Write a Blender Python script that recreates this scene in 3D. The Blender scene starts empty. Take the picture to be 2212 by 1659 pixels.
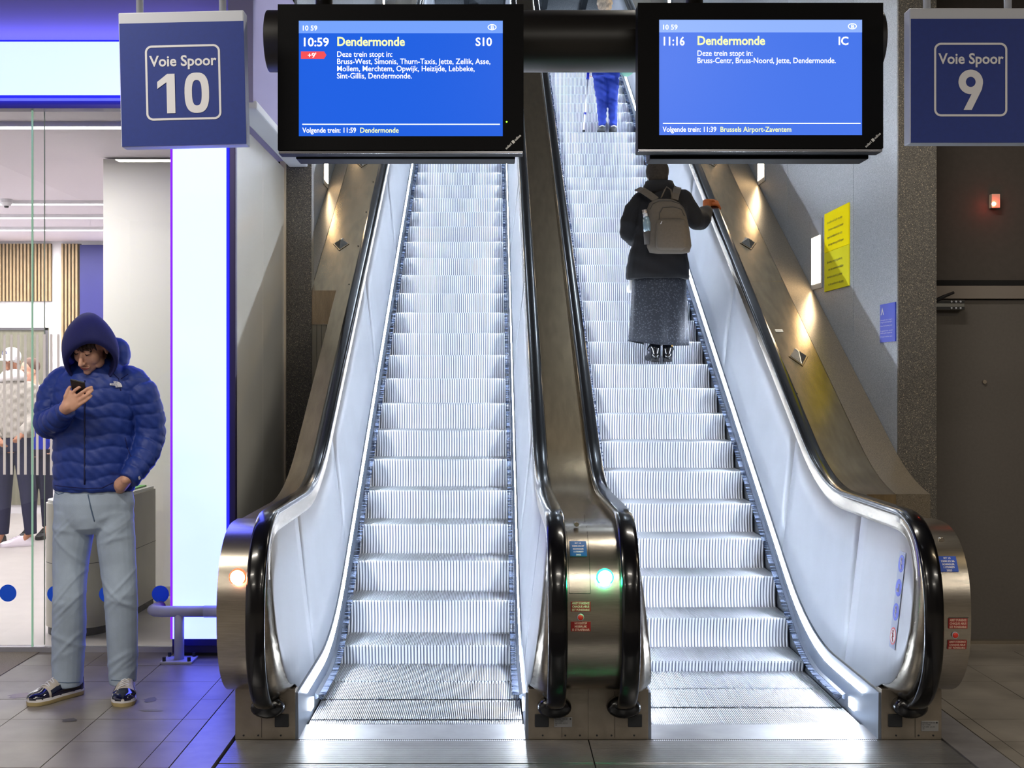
import bpy, bmesh, math, random
import numpy as np
from mathutils import Vector, Matrix
random.seed(7)
sc = bpy.context.scene
COL = sc.collection
F, U0, V0, CH = 2709.0, 1066.0, 818.0, 1.6        # focal length (px), vanishing point, camera height

# ---------------------------------------------------------------- camera, world, exposure
cam = bpy.data.objects.new('camera', bpy.data.cameras.new('camera'))
COL.objects.link(cam); sc.camera = cam
cam.location = (0, 0, CH); cam.rotation_euler = (math.pi/2, 0, 0)
cam.data.sensor_width = 36.0
cam.data.lens = F/2212*36
cam.data.shift_x = (1106-U0)/2212
cam.data.shift_y = (V0-829.5)/2212
cam.data.clip_start = .05
w = bpy.data.worlds.new('world'); sc.world = w; w.use_nodes = True
w.node_tree.nodes['Background'].inputs[0].default_value = (.55, .62, .75, 1)
w.node_tree.nodes['Background'].inputs[1].default_value = .05
vs = sc.view_settings
vs.view_transform = 'Standard'; vs.look = 'None'; vs.gamma = 1; vs.use_curve_mapping = False
vs.exposure = 0.0
sc.cycles.max_bounces = 7; sc.cycles.diffuse_bounces = 3; sc.cycles.glossy_bounces = 4
sc.cycles.transmission_bounces = 4; sc.cycles.transparent_max_bounces = 8
sc.cycles.caustics_reflective = False; sc.cycles.caustics_refractive = False
sc.cycles.sample_clamp_indirect = 6.0

def area(name, loc, rot, sx, sy, power, color, spread=180):
    l = bpy.data.lights.new(name, 'AREA'); l.shape = 'RECTANGLE'; l.size = sx; l.size_y = sy
    l.energy = power; l.color = color; l.spread = math.radians(spread)
    o = bpy.data.objects.new(name, l); COL.objects.link(o); o.location = loc; o.rotation_euler = rot
    return o
WARM = (1, .80, .52); NEUT = (1, .93, .82); COOL = (.72, .84, 1)
# hall ceiling lamps in rows above and behind the photographer
for i, yy in enumerate((-3.2, 0.2)):
    for k, xx in enumerate((-3.6, 0.9, 5.2)):
        area('hall_light', (xx, yy, 4.12), (0, 0, 0), 1.5, .16, 80, NEUT)
area('hall_light', (4.6, 3.6, 4.12), (0, 0, 0), 1.4, .16, 34, WARM)  # fill added to brighten the door wall and floor on the right
area('hall_light', (-2.4, 3.4, 4.12), (0, 0, 0), 1.4, .16, 85, NEUT)
area('hall_light', (1.5, 5.9, 4.12), (0, 0, 0), 1.4, .16, 50, NEUT)  # fill added to lift the lower part of the cream return wall
# unseen cool fills added high in the escalator shaft to light its walls
for yy, pw in ((9.5, 16), (14.5, 30), (22, 150)):
    for xx in (-1.0, 1.9):
        area('shaft_fill', (xx, yy, 9.9), (0, 0, 0), .12, 1.6, pw, COOL)
area('shaft_fill', (.35, 7.62, 5.6), (math.radians(-8), 0, 0), 2.6, .2, 50, NEUT)  # added fill in the shaft mouth, brightens the cream return wall
# blue light added on top of the light box to wash the fascia
area('fascia_fill', (-3.7, 7.235, 3.57), (math.radians(168), 0, 0), 4.4, .03, 4, (.36, .32, 1))
# ceiling lamps in the glazed shop
for yy in (8.3, 10.6, 12.5, 14.0):
    area('shop_lamp', (-4.4, yy, 3.2), (0, 0, 0), 3.4, .3, 95, (1, .93, .95))

# ---------------------------------------------------------------- helpers
def lin(c):
    return tuple(((x/255)/12.92 if x/255 <= .04045 else ((x/255+.055)/1.055)**2.4) for x in c)
MATS = {}
def mat(name, rgb, rough=.5, metal=0., noise=0, scale=20, bump=0, coat=0, emis=None, estr=0, spec=.5,
        speck=None, stretch=(1, 1, 1), bscale=None):
    if name in MATS: return MATS[name]
    m = bpy.data.materials.new(name); m.use_nodes = True; nt = m.node_tree; p = nt.nodes['Principled BSDF']
    c = lin(rgb) + (1,)
    p.inputs['Base Color'].default_value = c
    p.inputs['Roughness'].default_value = rough; p.inputs['Metallic'].default_value = metal
    p.inputs['Specular IOR Level'].default_value = spec
    p.inputs['Coat Weight'].default_value = coat; p.inputs['Coat Roughness'].default_value = .08
    tc = nt.nodes.new('ShaderNodeNewGeometry'); mp = nt.nodes.new('ShaderNodeMapping')
    mp.inputs['Scale'].default_value = stretch
    nt.links.new(tc.outputs['Position'], mp.inputs['Vector'])
    if noise or bump:
        n = nt.nodes.new('ShaderNodeTexNoise'); n.inputs['Scale'].default_value = scale; n.inputs['Detail'].default_value = 6
        nt.links.new(mp.outputs[0], n.inputs['Vector'])
    src = None
    if noise:
        mr = nt.nodes.new('ShaderNodeMapRange'); mr.inputs['To Min'].default_value = 1-noise; mr.inputs['To Max'].default_value = 1+noise
        mr.inputs['From Min'].default_value = .3; mr.inputs['From Max'].default_value = .7
        nt.links.new(n.outputs['Fac'], mr.inputs['Value'])
        mx = nt.nodes.new('ShaderNodeVectorMath'); mx.operation = 'SCALE'; mx.inputs[0].default_value = c[:3]
        nt.links.new(mr.outputs[0], mx.inputs['Scale']); src = mx.outputs[0]
        nt.links.new(src, p.inputs['Base Color'])
    if speck:   # (rgb light, rgb dark, scale) terrazzo chips
        for k, (rgbs, sc_, lo) in enumerate(speck):
            v = nt.nodes.new('ShaderNodeTexVoronoi'); v.inputs['Scale'].default_value = sc_
            nt.links.new(mp.outputs[0], v.inputs['Vector'])
            rr = nt.nodes.new('ShaderNodeSeparateColor'); nt.links.new(v.outputs['Color'], rr.inputs[0])
            g = nt.nodes.new('ShaderNodeMath'); g.operation = 'GREATER_THAN'; g.inputs[1].default_value = lo
            nt.links.new(rr.outputs[k % 3], g.inputs[0])
            mm = nt.nodes.new('ShaderNodeMix'); mm.data_type = 'RGBA'
            nt.links.new(g.outputs[0], mm.inputs[0])
            if src is None: mm.inputs[6].default_value = c
            else: nt.links.new(src, mm.inputs[6])
            mm.inputs[7].default_value = lin(rgbs) + (1,)
            src = mm.outputs[2]
        nt.links.new(src, p.inputs['Base Color'])
    if bump:
        b = nt.nodes.new('ShaderNodeBump'); b.inputs['Strength'].default_value = bump; b.inputs['Distance'].default_value = .002
        nn = n
        if bscale:
            nn = nt.nodes.new('ShaderNodeTexNoise'); nn.inputs['Scale'].default_value = bscale
            nt.links.new(mp.outputs[0], nn.inputs['Vector'])
        nt.links.new(nn.outputs['Fac'], b.inputs['Height']); nt.links.new(b.outputs[0], p.inputs['Normal'])
    if emis:
        p.inputs['Emission Color'].default_value = tuple(emis) + (1,); p.inputs['Emission Strength'].default_value = estr
    MATS[name] = m
    return m
def emat(name, rgb, s=1.0):
    """rgb linear"""
    if name in MATS: return MATS[name]
    m = bpy.data.materials.new(name); m.use_nodes = True; nt = m.node_tree; nt.nodes.clear()
    e = nt.nodes.new('ShaderNodeEmission'); e.inputs[0].default_value = tuple(rgb) + (1,); e.inputs[1].default_value = s
    o = nt.nodes.new('ShaderNodeOutputMaterial'); nt.links.new(e.outputs[0], o.inputs[0]); MATS[name] = m
    return m
def glassmat(name, tint, refl=1.0, rough=0.0):
    m = bpy.data.materials.new(name); m.use_nodes = True; nt = m.node_tree; nt.nodes.clear()
    t = nt.nodes.new('ShaderNodeBsdfTransparent'); t.inputs[0].default_value = tint + (1,)
    g = nt.nodes.new('ShaderNodeBsdfGlossy'); g.inputs['Roughness'].default_value = rough
    fr = nt.nodes.new('ShaderNodeFresnel'); fr.inputs[0].default_value = 1.5
    mu = nt.nodes.new('ShaderNodeMath'); mu.operation = 'MULTIPLY'; mu.inputs[1].default_value = refl
    nt.links.new(fr.outputs[0], mu.inputs[0])
    mx = nt.nodes.new('ShaderNodeMixShader'); nt.links.new(mu.outputs[0], mx.inputs[0])
    nt.links.new(t.outputs[0], mx.inputs[1]); nt.links.new(g.outputs[0], mx.inputs[2])
    o = nt.nodes.new('ShaderNodeOutputMaterial'); nt.links.new(mx.outputs[0], o.inputs[0]); MATS[name] = m
    return m

WL = {}
def link(o, parent=None, world=(0, 0, 0)):
    COL.objects.link(o); wv = Vector(world)
    if parent is not None:
        o.parent = parent; o.location = wv - WL[parent.name]
    else: o.location = wv
    WL[o.name] = wv
    return o
def tag(o, label=None, cat=None, group=None, kind=None):
    if label: o['label'] = label
    if cat: o['category'] = cat
    if group: o['group'] = group
    if kind: o['kind'] = kind
    return o
def thing(name, loc, label, cat, group=None):
    o = bpy.data.objects.new(name, None); o.empty_display_size = .1
    link(o, None, loc); return tag(o, label, cat, group)

def P(u, v, Y):
    return Vector(((u-U0)*Y/F, Y, CH-(v-V0)*Y/F))

class MB:
    def __init__(s): s.v = []; s.f = []
    def add(s, vs, fs):
        b = len(s.v); s.v += [tuple(x) for x in vs]; s.f += [tuple(b+i for i in f) for f in fs]; return s
    def box(s, x0, x1, y0, y1, z0, z1, M=None):
        vs = [(x, y, z) for x in (x0, x1) for y in (y0, y1) for z in (z0, z1)]
        if M is not None: vs = [M @ Vector(p) for p in vs]
        return s.add(vs, [(0, 1, 3, 2), (4, 6, 7, 5), (0, 4, 5, 1), (2, 3, 7, 6), (0, 2, 6, 4), (1, 5, 7, 3)])
    def prism_x(s, poly, x0, x1):
        """poly of (y,z), extruded from x0 to x1 (floats or functions of (y,z))"""
        n = len(poly)
        g = lambda x, p: x(*p) if callable(x) else x
        vs = [(g(x0, p), p[0], p[1]) for p in poly] + [(g(x1, p), p[0], p[1]) for p in poly]
        return s.add(vs, [tuple(range(n)), tuple(range(2*n-1, n-1, -1))] + [(i, i+n, (i+1) % n+n, (i+1) % n) for i in range(n)])
    def prism(s, poly, d, M):
        """poly of local (x,y) extruded along local z by d, then transformed"""
        n = len(poly)
        vs = [M @ Vector((p[0], p[1], 0)) for p in poly] + [M @ Vector((p[0], p[1], d)) for p in poly]
        return s.add(vs, [tuple(range(n-1, -1, -1)), tuple(range(n, 2*n))] + [(i, (i+1) % n, (i+1) % n+n, i+n) for i in range(n)])
    def strip(s, rows):
        """rows: list of equal-length lists of points"""
        m = len(rows[0]); vs = [p for r in rows for p in r]
        return s.add(vs, [(i*m+j, i*m+j+1, (i+1)*m+j+1, (i+1)*m+j) for i in range(len(rows)-1) for j in range(m-1)])
    def loft(s, rings, cap=True, closed=True):
        m = len(rings[0]); vs = [p for r in rings for p in r]; fs = []
        for i in range(len(rings)-1):
            for j in range(m if closed else m-1):
                k = (j+1) % m
                fs.append((i*m+j, i*m+k, (i+1)*m+k, (i+1)*m+j))
        if cap and closed: fs += [tuple(range(m-1, -1, -1)), tuple(range((len(rings)-1)*m, len(rings)*m))]
        return s.add(vs, fs)
    def tube(s, pts, rad, n=12, ref=(0, 0, 1), flat=None, cap=True, dome=False):
        """pts: centres; rad: float or list of float/(a,b): a = sideways, b = along ref"""
        pts = [Vector(p) for p in pts]; N = len(pts)
        if not isinstance(rad, (list, tuple)): rad = [rad]*N
        rings = []
        ref = Vector(ref)
        for i, p in enumerate(pts):
            t = (pts[min(i+1, N-1)]-pts[max(i-1, 0)]).normalized()
            side = t.cross(ref)
            if side.length < .05: side = t.cross(Vector((1, .3, 0)))
            side.normalize(); up = side.cross(t).normalized()
            a, b = rad[i] if isinstance(rad[i], (tuple, list)) else (rad[i], rad[i])
            rings.append([p+side*a*math.cos(2*math.pi*k/n)+up*b*math.sin(2*math.pi*k/n) for k in range(n)])
        if dome:
            def dm(i, sgn):
                t = (pts[1]-pts[0]).normalized() if i == 0 else (pts[-1]-pts[-2]).normalized()
                r = rad[i] if not isinstance(rad[i], (tuple, list)) else sum(rad[i])/2
                out = []
                for a in (35, 65, 85):
                    c = math.cos(math.radians(a)); q = pts[i]+t*sgn*r*math.sin(math.radians(a))
                    out.append([q+(x-pts[i])*c for x in rings[i]])
                return out
            A = dm(0, -1)[::-1]; B = dm(N-1, 1)
            rings = A+rings+B
        return s.loft(rings, cap)
    def ball(s, c, r, n=14, m=9, M=None):
        c = Vector(c); r = (r, r, r) if not isinstance(r, (tuple, list)) else r; rings = []
        for i in range(m+1):
            a = math.pi*(i+.02)/(m+.04)
            rings.append([(r[0]*math.sin(a)*math.cos(2*math.pi*k/n), r[1]*math.sin(a)*math.sin(2*math.pi*k/n), r[2]*math.cos(a)) for k in range(n)])
        rings = [[c+((M @ Vector(p)) if M is not None else Vector(p)) for p in R] for R in rings]
        return s.loft(rings)
    def cyl(s, c0, c1, r, n=20, r2=None):
        return s.tube([c0, c1], [r, r if r2 is None else r2], n=n, ref=(0, 0, 1) if abs((Vector(c1)-Vector(c0)).normalized().z) < .9 else (0, 1, 0))
    def text(s, body, size, M, align='LEFT', width=None, bold=0., ext=0.0):
        cu = bpy.data.curves.new('t', 'FONT'); cu.body = body; cu.size = size; cu.align_x = align
        cu.offset = bold; cu.resolution_u = 3; cu.extrude = ext
        o = bpy.data.objects.new('t', cu); COL.objects.link(o)
        dg = bpy.context.evaluated_depsgraph_get(); me = o.evaluated_get(dg).to_mesh()
        vs = [v.co.copy() for v in me.vertices]; fs = [tuple(p.vertices) for p in me.polygons]
        bpy.data.objects.remove(o); bpy.data.curves.remove(cu)
        if not vs: return s
        if width:
            x0 = min(v.x for v in vs); x1 = max(v.x for v in vs); k = width/max(1e-6, x1-x0)
            for v in vs: v.x = (v.x-(0 if align != 'RIGHT' else 0))*k
        return s.add([M @ v for v in vs], fs)
    def mesh(s, name, m, smooth=False):
        me = bpy.data.meshes.new(name); me.from_pydata(s.v, [], s.f); me.update()
        if smooth: me.polygons.foreach_set('use_smooth', [True]*len(me.polygons))
        if m is not None: me.materials.append(m)
        return me
    def build(s, name, m, parent=None, smooth=False, bevel=0, seg=2, origin=None, auto=None, fixn=True):
        xs = np.array(s.v); c = Vector((xs.min(0)+xs.max(0))/2) if origin is None else Vector(origin)
        s.v = [tuple(Vector(p)-c) for p in s.v]
        me = s.mesh(name, m, smooth or auto is not None)
        if fixn:
            bm = bmesh.new(); bm.from_mesh(me); bmesh.ops.recalc_face_normals(bm, faces=bm.faces); bm.to_mesh(me); bm.free()
        o = bpy.data.objects.new(name, me); link(o, parent, c)
        if bevel:
            b = o.modifiers.new('bevel', 'BEVEL'); b.width = bevel; b.segments = seg; b.limit_method = 'ANGLE'; b.angle_limit = math.radians(40)
        if auto is not None:
            bm = bmesh.new(); bm.from_mesh(me)
            for e in bm.edges:
                if len(e.link_faces) == 2 and e.calc_face_angle(0) > math.radians(auto): e.smooth = False
            bm.to_mesh(me); bm.free()
        return o
def FRONT(x, y, z, roll=0):     # local xy plane -> facing the camera (-Y)
    return Matrix.Translation((x, y, z)) @ Matrix.Rotation(math.pi/2, 4, 'X') @ Matrix.Rotation(roll, 4, 'Z')
def WALLR(x, y, z):             # local xy plane on a wall facing -X (text runs toward the camera)
    return Matrix.Translation((x, y, z)) @ Matrix.Rotation(-math.pi/2, 4, 'Z') @ Matrix.Rotation(math.pi/2, 4, 'X')
def dup(o, loc, parent=None):
    c = o.copy(); COL.objects.link(c); c.parent = parent if parent is not None else o.parent; c.location = loc
    return c

# ---------------------------------------------------------------- materials
M_steel = mat('brushed_steel', (176, 168, 155), .27, 1, noise=.10, scale=14, bump=.05, bscale=60, stretch=(1, 1, 14))
M_steelh = mat('brushed_steel_deck', (170, 150, 118), .24, 1, noise=.14, scale=5, bump=.12, bscale=40, stretch=(6, 1, 1))
M_dull = mat('dull_base_steel', (150, 140, 126), .42, .85, noise=.18, scale=9)
M_panel = mat('pale_balustrade_panel', (176, 182, 192), .46, .25, noise=.05, scale=3)
M_skirt = mat('skirt_metal', (140, 148, 160), .28, .8, noise=.05, scale=6)
M_alu = mat('step_aluminium', (205, 212, 222), .42, .55, noise=.06, scale=16)
M_plate = mat('ribbed_aluminium', (140, 140, 142), .36, .8, noise=.14, scale=7)
M_rubber = mat('black_handrail_rubber', (5, 5, 8), .20, 0, coat=.35, spec=.4)
M_brush = mat('dark_bristle', (44, 58, 84), .7)
M_bhold = mat('brush_holder', (52, 60, 74), .35, .6)
M_black = mat('black_casing', (4, 4, 6), .6, 0, noise=.1, scale=40, spec=.12)
M_dark = mat('dark_plastic', (28, 30, 34), .5)
M_led = emat('led_white', (.80, .88, 1.0), 112)
M_terr = mat('dark_terrazzo', (84, 81, 77), .38, 0, speck=[((132, 126, 116), 400, .80), ((52, 50, 48), 380, .78), ((180, 166, 142), 300, .97)])
M_wallg = mat('grey_speckled_stone', (146, 154, 163), .36, 0, speck=[((186, 192, 198), 330, .82), ((112, 119, 128), 310, .82)])
M_ledge = mat('brown_stone_ledge', (122, 112, 96), .30, .35, speck=[((142, 132, 116), 430, .82), ((100, 92, 80), 400, .80)])
M_white = mat('white_plaster', (232, 234, 238), .6, noise=.02, scale=2)
M_white2 = mat('white_lacquer', (240, 238, 242), .35)
M_cream = mat('cream_glossy_panel', (226, 224, 214), .25, 0, coat=.5, noise=.02, scale=2)
M_darkw = mat('dark_grey_wall', (70, 64, 60), .62, noise=.08, scale=30)
M_door = mat('grey_brown_door', (92, 87, 83), .55, noise=.06, scale=60)
M_lintel = mat('door_frame_metal', (126, 118, 111), .5, .2)
M_tile = mat('floor_tile', (122, 116, 108), .42, 0, noise=.20, scale=4.5, speck=None, bump=.1, bscale=160)
M_grout = mat('floor_joint', (46, 44, 42), .8)
M_granite = mat('smooth_granite_band', (120, 118, 120), .38, 0, noise=.15, scale=12)
M_lfloor = mat('pale_shop_floor', (182, 176, 172), .42, noise=.04, scale=6)
M_mat = mat('entrance_mat', (150, 142, 130), .9, noise=.3, scale=220)
M_blue = mat('blue_sign_face', (14, 44, 128), .6, noise=.05, scale=60)
M_silver = mat('silver_sign_case', (186, 190, 200), .5, .1)
M_lett = mat('white_print', (218, 218, 224), .6, spec=.2)
M_ceil = mat('hall_ceiling', (88, 84, 80), .7)
M_rail = mat('grey_painted_tube', (186, 188, 204), .42)
M_hole = mat('joint_shadow_gap', (14, 14, 15), .9)
S = .5665
# ---------------------------------------------------------------- setting: floor
floor = MB().box(-6, 7, -6, 30, -.12, -.03).build('floor', M_grout); tag(floor, kind='structure')
TX, TY = .405, .366
tm = MB().box(-TX/2+.002, TX/2-.002, -TY/2+.002, TY/2-.002, -.03, 0).mesh('tile', M_tile)
ty0 = 7.357
def tiles(x0, x1):
    n = int(round((x1-x0)/TX))
    for i in range(n):
        for j in range(11):
            o = bpy.data.objects.new('tile', tm); link(o, floor, (x0+TX*(i+.5), ty0-TY*(j+.5), random.uniform(-.0006, .0006)))
tiles(-1.46-4*TX, -1.46); tiles(2.245, 2.245+4*TX)
# cut tiles beside the granite bands, the bands themselves, wider floor of the hall
def slab(x0, x1, y0, y1, m, name='paving_slab', z=0):
    return MB().box(x0+.002, x1-.002, y0+.002, y1-.002, -.03, z).build(name, m, floor, bevel=0)
for j in range(11):
    y1 = ty0-TY*j
    slab(-1.46, -1.336, y1-TY, y1, M_tile, 'tile'); slab(2.17, 2.245, y1-TY, y1, M_tile, 'tile')
slab(-1.334, -1.160, 3.33, 7.357, M_granite); slab(1.994, 2.168, 3.33, 7.6, M_granite)
slab(2.17, 7, 7.357, 7.6, M_tile); slab(-6, 7, -6, 3.33, M_tile)
slab(-6, -1.46-4*TX, 3.33, 6.4, M_tile); slab(2.245+4*TX, 7, 3.33, 7.36, M_tile)
slab(-1.16, 1.994, 7.357, 7.6, M_tile)
mt = MB().box(-3.08, -2.655, 6.40, 7.352, -.03, .004).build('entrance_mat', M_mat); tag(mt, 'pale gritty entrance mat let into the floor at the shop door', 'mat')
# dry spills on the tiles
def blot(pts, m, name, label):
    o = MB().add([(x, y, .0016) for x, y in pts], [tuple(range(len(pts)))]).build(name, m); return tag(o, label, 'stain')
M_st1 = mat('dark_stain', (78, 74, 76), .5); M_st2 = mat('grey_stain', (105, 104, 92), .35)
def ell(u, v, a, b, k=14):
    c = P(u, v, CH*F/(v-V0)); return [(c.x+a*math.cos(2*math.pi*i/k)*(1+.2*math.sin(3*i)), c.y+b*math.sin(2*math.pi*i/k)*(1+.2*math.cos(2*i))) for i in range(k)]
blot(ell(325, 1512, .028, .05), M_st1, 'stain', 'round dark spot on the tiles right of the right trainer')
blot(ell(327, 1535, .055, .018), M_st2, 'stain', 'elongated dull smear on the tiles right of the right trainer')
blot(ell(150, 1556, .035, .03), M_st1, 'stain', 'dark smudge on the tiles in front of the hooded man')
blot(ell(45, 1503, .06, .05), mat('wet_stain', (150, 140, 150), .12), 'spill', 'shiny pale spill on the tiles left of the left trainer')

# ---------------------------------------------------------------- setting: walls
def st(mb, name, m, bevel=0): return tag(mb.build(name, m, bevel=bevel), kind='structure')
# right: door wall, column, shaft wall
door_wall = st(MB().box(2.57, 7, 7.63, 7.9, 0, 4.3), 'wall_right', M_darkw)
ZL0, ZL1 = P(0, 646, 7.6).z, P(0, 618, 7.6).z
column_r = st(MB().box(2.35, 2.572, 7.28, 7.30, 0, 4.3).box(2.372, 2.572, 7.30, 7.9, 0, 4.3), 'wall_right_pier', M_terr)
shaft_r = st(MB().box(2.37, 2.6, 7.9, 26, -.1, 10), 'wall_shaft_right', M_hole)
yj = [7.301]+[8.19+1.83*i for i in range(10)]
for a, b in zip(yj, yj[1:]):
    MB().box(2.35, 2.37, a+.004, b-.004, 0, 10).build('stone_panel', M_wallg, shaft_r, bevel=.002)
shaft_l = st(MB().box(-1.7, -1.48, 9.3, 26, -.1, 10), 'wall_shaft_left', M_hole)
yj = [9.32+1.83*i for i in range(10)]
for a, b in zip(yj, yj[1:]):
    MB().box(-1.48, -1.46, a+.004, b-.004, 0, 10).build('stone_panel', M_wallg, shaft_l, bevel=.002)
column_l = st(MB().box(-1.55, -1.335, 9.2, 9.32, -.1, 4.3), 'wall_left_pier', M_terr)
MB().box(-1.56, -1.54+.02, 9.17, 9.2, 0, 3.25).build('trim', mat('pale_edge_trim', (214, 200, 180), .4), column_l)
# glossy cream return wall between the shop and the escalators
ret = st(MB().box(-1.59, -1.545, 7.30, 9.19, -.1, 3.14), 'wall_shop_side', M_hole)
for a, b in ((7.30, 8.32), (8.325, 9.17)):
    MB().box(-1.545, -1.53, a, b, 0, 3.14).build('glass_panel', M_cream, ret, bevel=.001)
# white fascia above shop front and return wall; violet light put into its colour
fascia = st(MB().box(-6, -1.53, 7.30, 7.418, P(0, 236, 7.3).z+.12, 4.2).box(-1.6, -1.38, 7.42, 9.19, 3.19, 4.2).box(-1.525, -1.38, 7.2, 7.42, 3.19, 4.2).box(-6, -1.6, 7.42, 9.2, 3.7, 4.2), 'wall_fascia', mat('violet_lit_fascia', (152, 148, 192), .7))
MB().box(-1.50, -1.36, 7.21, 9.19, 3.15, 3.2).build('soffit_edge', mat('pale_soffit', (206, 210, 222), .5), fascia, bevel=.01)
st(MB().box(-6, 7, -6, 7.3, 4.2, 4.3), 'ceiling', M_ceil)
st(MB().box(-1.7, 2.6, 7.3, 7.36, 4.2, 10), 'wall_shaft_front', M_wallg)
st(MB().box(-1.7, 2.6, 7.3, 26, 10, 10.1), 'ceiling_shaft', M_ceil)
st(MB().box(-1.7, 2.6, 25.9, 26, -.1, 10), 'wall_shaft_back', M_wallg)
st(MB().box(-1.48, 2.37, 19.6, 25.9, 6.78, 6.90), 'floor_upper', M_tile)
st(MB().box(-6.1, -6, -6, 16, -.1, 4.3), 'wall_left', M_white)
st(MB().box(7, 7.1, -6, 8, -.1, 4.3), 'wall_right_far', M_darkw)
st(MB().box(-6, 7, -6.1, -6, -.1, 4.3), 'wall_behind', mat('hall_wall_behind', (90, 84, 78), .6))
# beams of the upper hall roof seen above the pipe
for i in range(5):
    o = MB().box(-1.4+.8*i, -1.3+.8*i, 20.2, 25.8, 9.2, 9.5).build('roof_beam', mat('grey_beam', (120, 126, 134), .5)); tag(o, kind='structure')

# ---------------------------------------------------------------- right: door
dr = MB().box(2.60, 4.3, 7.602, 7.634, .0, ZL0-.004).build('door_1', M_door, bevel=.003); tag(dr, kind='structure')
MB().box(2.575, 4.5, 7.575, 7.628, ZL0, ZL1).build('lintel', M_lintel, dr, bevel=.002)
MB().box(2.575, 4.5, 7.59, 7.628, ZL1+.002, ZL1+.035).build('lintel_shadow_gap', M_hole, dr)
MB().box(2.575, 4.5, 7.56, 7.628, .0, .02).build('threshold', mat('threshold_metal', (150, 140, 125), .35, .8), dr)
c = P(2126, 825, 7.6); MB().cyl((c.x, 7.59, c.z), (c.x, 7.603, c.z), .012).build('lock', M_dull, dr)
a = P(2021, 670, 7.55); b = P(2083, 648, 7.55)
dc = thing('door_closer', (a.x, 7.58, a.z), 'grey metal door closer with a bent arm at the top left of the dark door', 'door closer')
MB().box(a.x, b.x, 7.54, 7.602, a.z, b.z).build('housing', mat('closer_metal', (120, 120, 116), .35, .8), dc, bevel=.003)
for k in range(2):
    zz = a.z+.012+k*.038
    MB().box(a.x+.004, b.x-.004, 7.534, 7.541, zz-.008, zz+.008).build('rail', M_dark, dc)
    for q in range(3):
        cx = b.x-.03-.027*q; MB().cyl((cx, 7.528, zz), (cx, 7.536, zz), .006, 10).build('screw', M_silver, dc, smooth=False)
MB().tube([P(2024, 648, 7.52), P(2040, 640, 7.50), P(2060, 632, 7.52)], [.012, .010, .008], 8).build('arm', M_dark, dc)
a = P(2139, 450, 7.61); b = P(2157, 420, 7.61)
al = thing('alarm_light', ((a.x+b.x)/2, 7.62, a.z), 'small box with a glowing red lamp on the dark wall above the door', 'alarm light')
MB().box(a.x, b.x, 7.585, 7.63, a.z, b.z).build('box', mat('alarm_box', (206, 188, 168), .5), al, bevel=.002)
c = P(2148, 440, 7.57)
MB().ball((c.x, 7.578, c.z), (.013, .012, .013)).build('lamp', emat('red_lamp', (1, .12, .06), 30), al, smooth=True)
l = bpy.data.lights.new('red_glow', 'POINT'); l.energy = .22; l.color = (1, .03, .02); l.shadow_soft_size = .02
lo = bpy.data.objects.new('red_glow', l); COL.objects.link(lo); lo.location = (c.x, 7.53, c.z-.01)
a = P(2002, 1123, 7.28); b = P(2021, 1049, 7.28)
o = MB().box(a.x, b.x, 7.288, 7.302, a.z, b.z).build('switch_plate', mat('plate_metal', (150, 142, 128), .35, .7), bevel=.002); tag(o, 'tall narrow metal plate low on the speckled pier left of the dark door', 'plate')

# ---------------------------------------------------------------- wall signs and lamps in the shaft
XW = 2.35
def YX(u, x): return x*F/(u-U0)
ya, yb = YX(1836, XW), YX(1783, XW)
zt, zm, zb = P(0, 437, ya).z, P(0, 527.5, ya).z, P(0, 617, ya).z
for nm, z0, z1, col, lab, lines in (('notice_board', zm+.001, zt, (255, 236, 0), 'bright yellow notice with black lines, upper of the two on the right shaft wall', ('En cas d\'arret de l\'escalier mecanique', 'la montee ne depasse pas la hauteur', 'In geval van stilstand van de roltrap', 'de trap niet op of af lopen')),
                              ('notice_board', zb, zm-.001, (232, 226, 44), 'duller olive-yellow notice, lower of the two on the right shaft wall', ('Bij noodstop, verwittig de goedkeuring', 'van de verantwoordelijke', 'Informatie van dit adres bij problemen', 'via de telefoon in de gang'))):
    t = thing(nm, (XW-.008, (ya+yb)/2, z0), lab, 'sign')
    MB().box(XW-.008, XW, ya, yb, z0, z1).build('board', mat('yellow_'+str(col[0]), col, .85, spec=.1), t, bevel=.001)
    q = MB()
    for k, s_ in enumerate(lines):
        q.text(s_, .024, WALLR(XW-.0095, yb-.08-.03*(k % 2), z1-.08-.052*k), width=.38)
    q.build('lettering', mat('black_print', (30, 28, 10), .6), t, fixn=False)
ya, yb = YX(1936.5, XW), YX(1903, XW); zt, zb = P(0, 652, ya).z, P(0, 737, ya).z
t = thing('information_sign', (XW-.006, (ya+yb)/2, zb), 'small blue sign with a white arrow logo on the wall edge beside the right pier', 'sign')
MB().box(XW-.006, XW, ya+.004, yb, zb, zt).build('board', mat('blue_notice', (42, 66, 190), .45), t, bevel=.001)
q = MB()
q.prism([(0, 0), (.03, .045), (.06, 0), (.048, 0), (.03, .027), (.012, 0)], .0005, WALLR(XW-.0072, yb-.02, zt-.065))
for k, (s_, z_) in enumerate((('Informatie voor reizigers', .10), ('volg de aanwijzingen', .113), ('Hou de leuning vast', .135), ('In geval van nood', .165), ('druk op de stopknop', .178), ('Houd rechts aan', .20))):
    q.text(s_, .011, WALLR(XW-.0072, yb-.015, zt-z_), width=.22)
q.build('lettering', M_lett, t, fixn=False)
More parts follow.
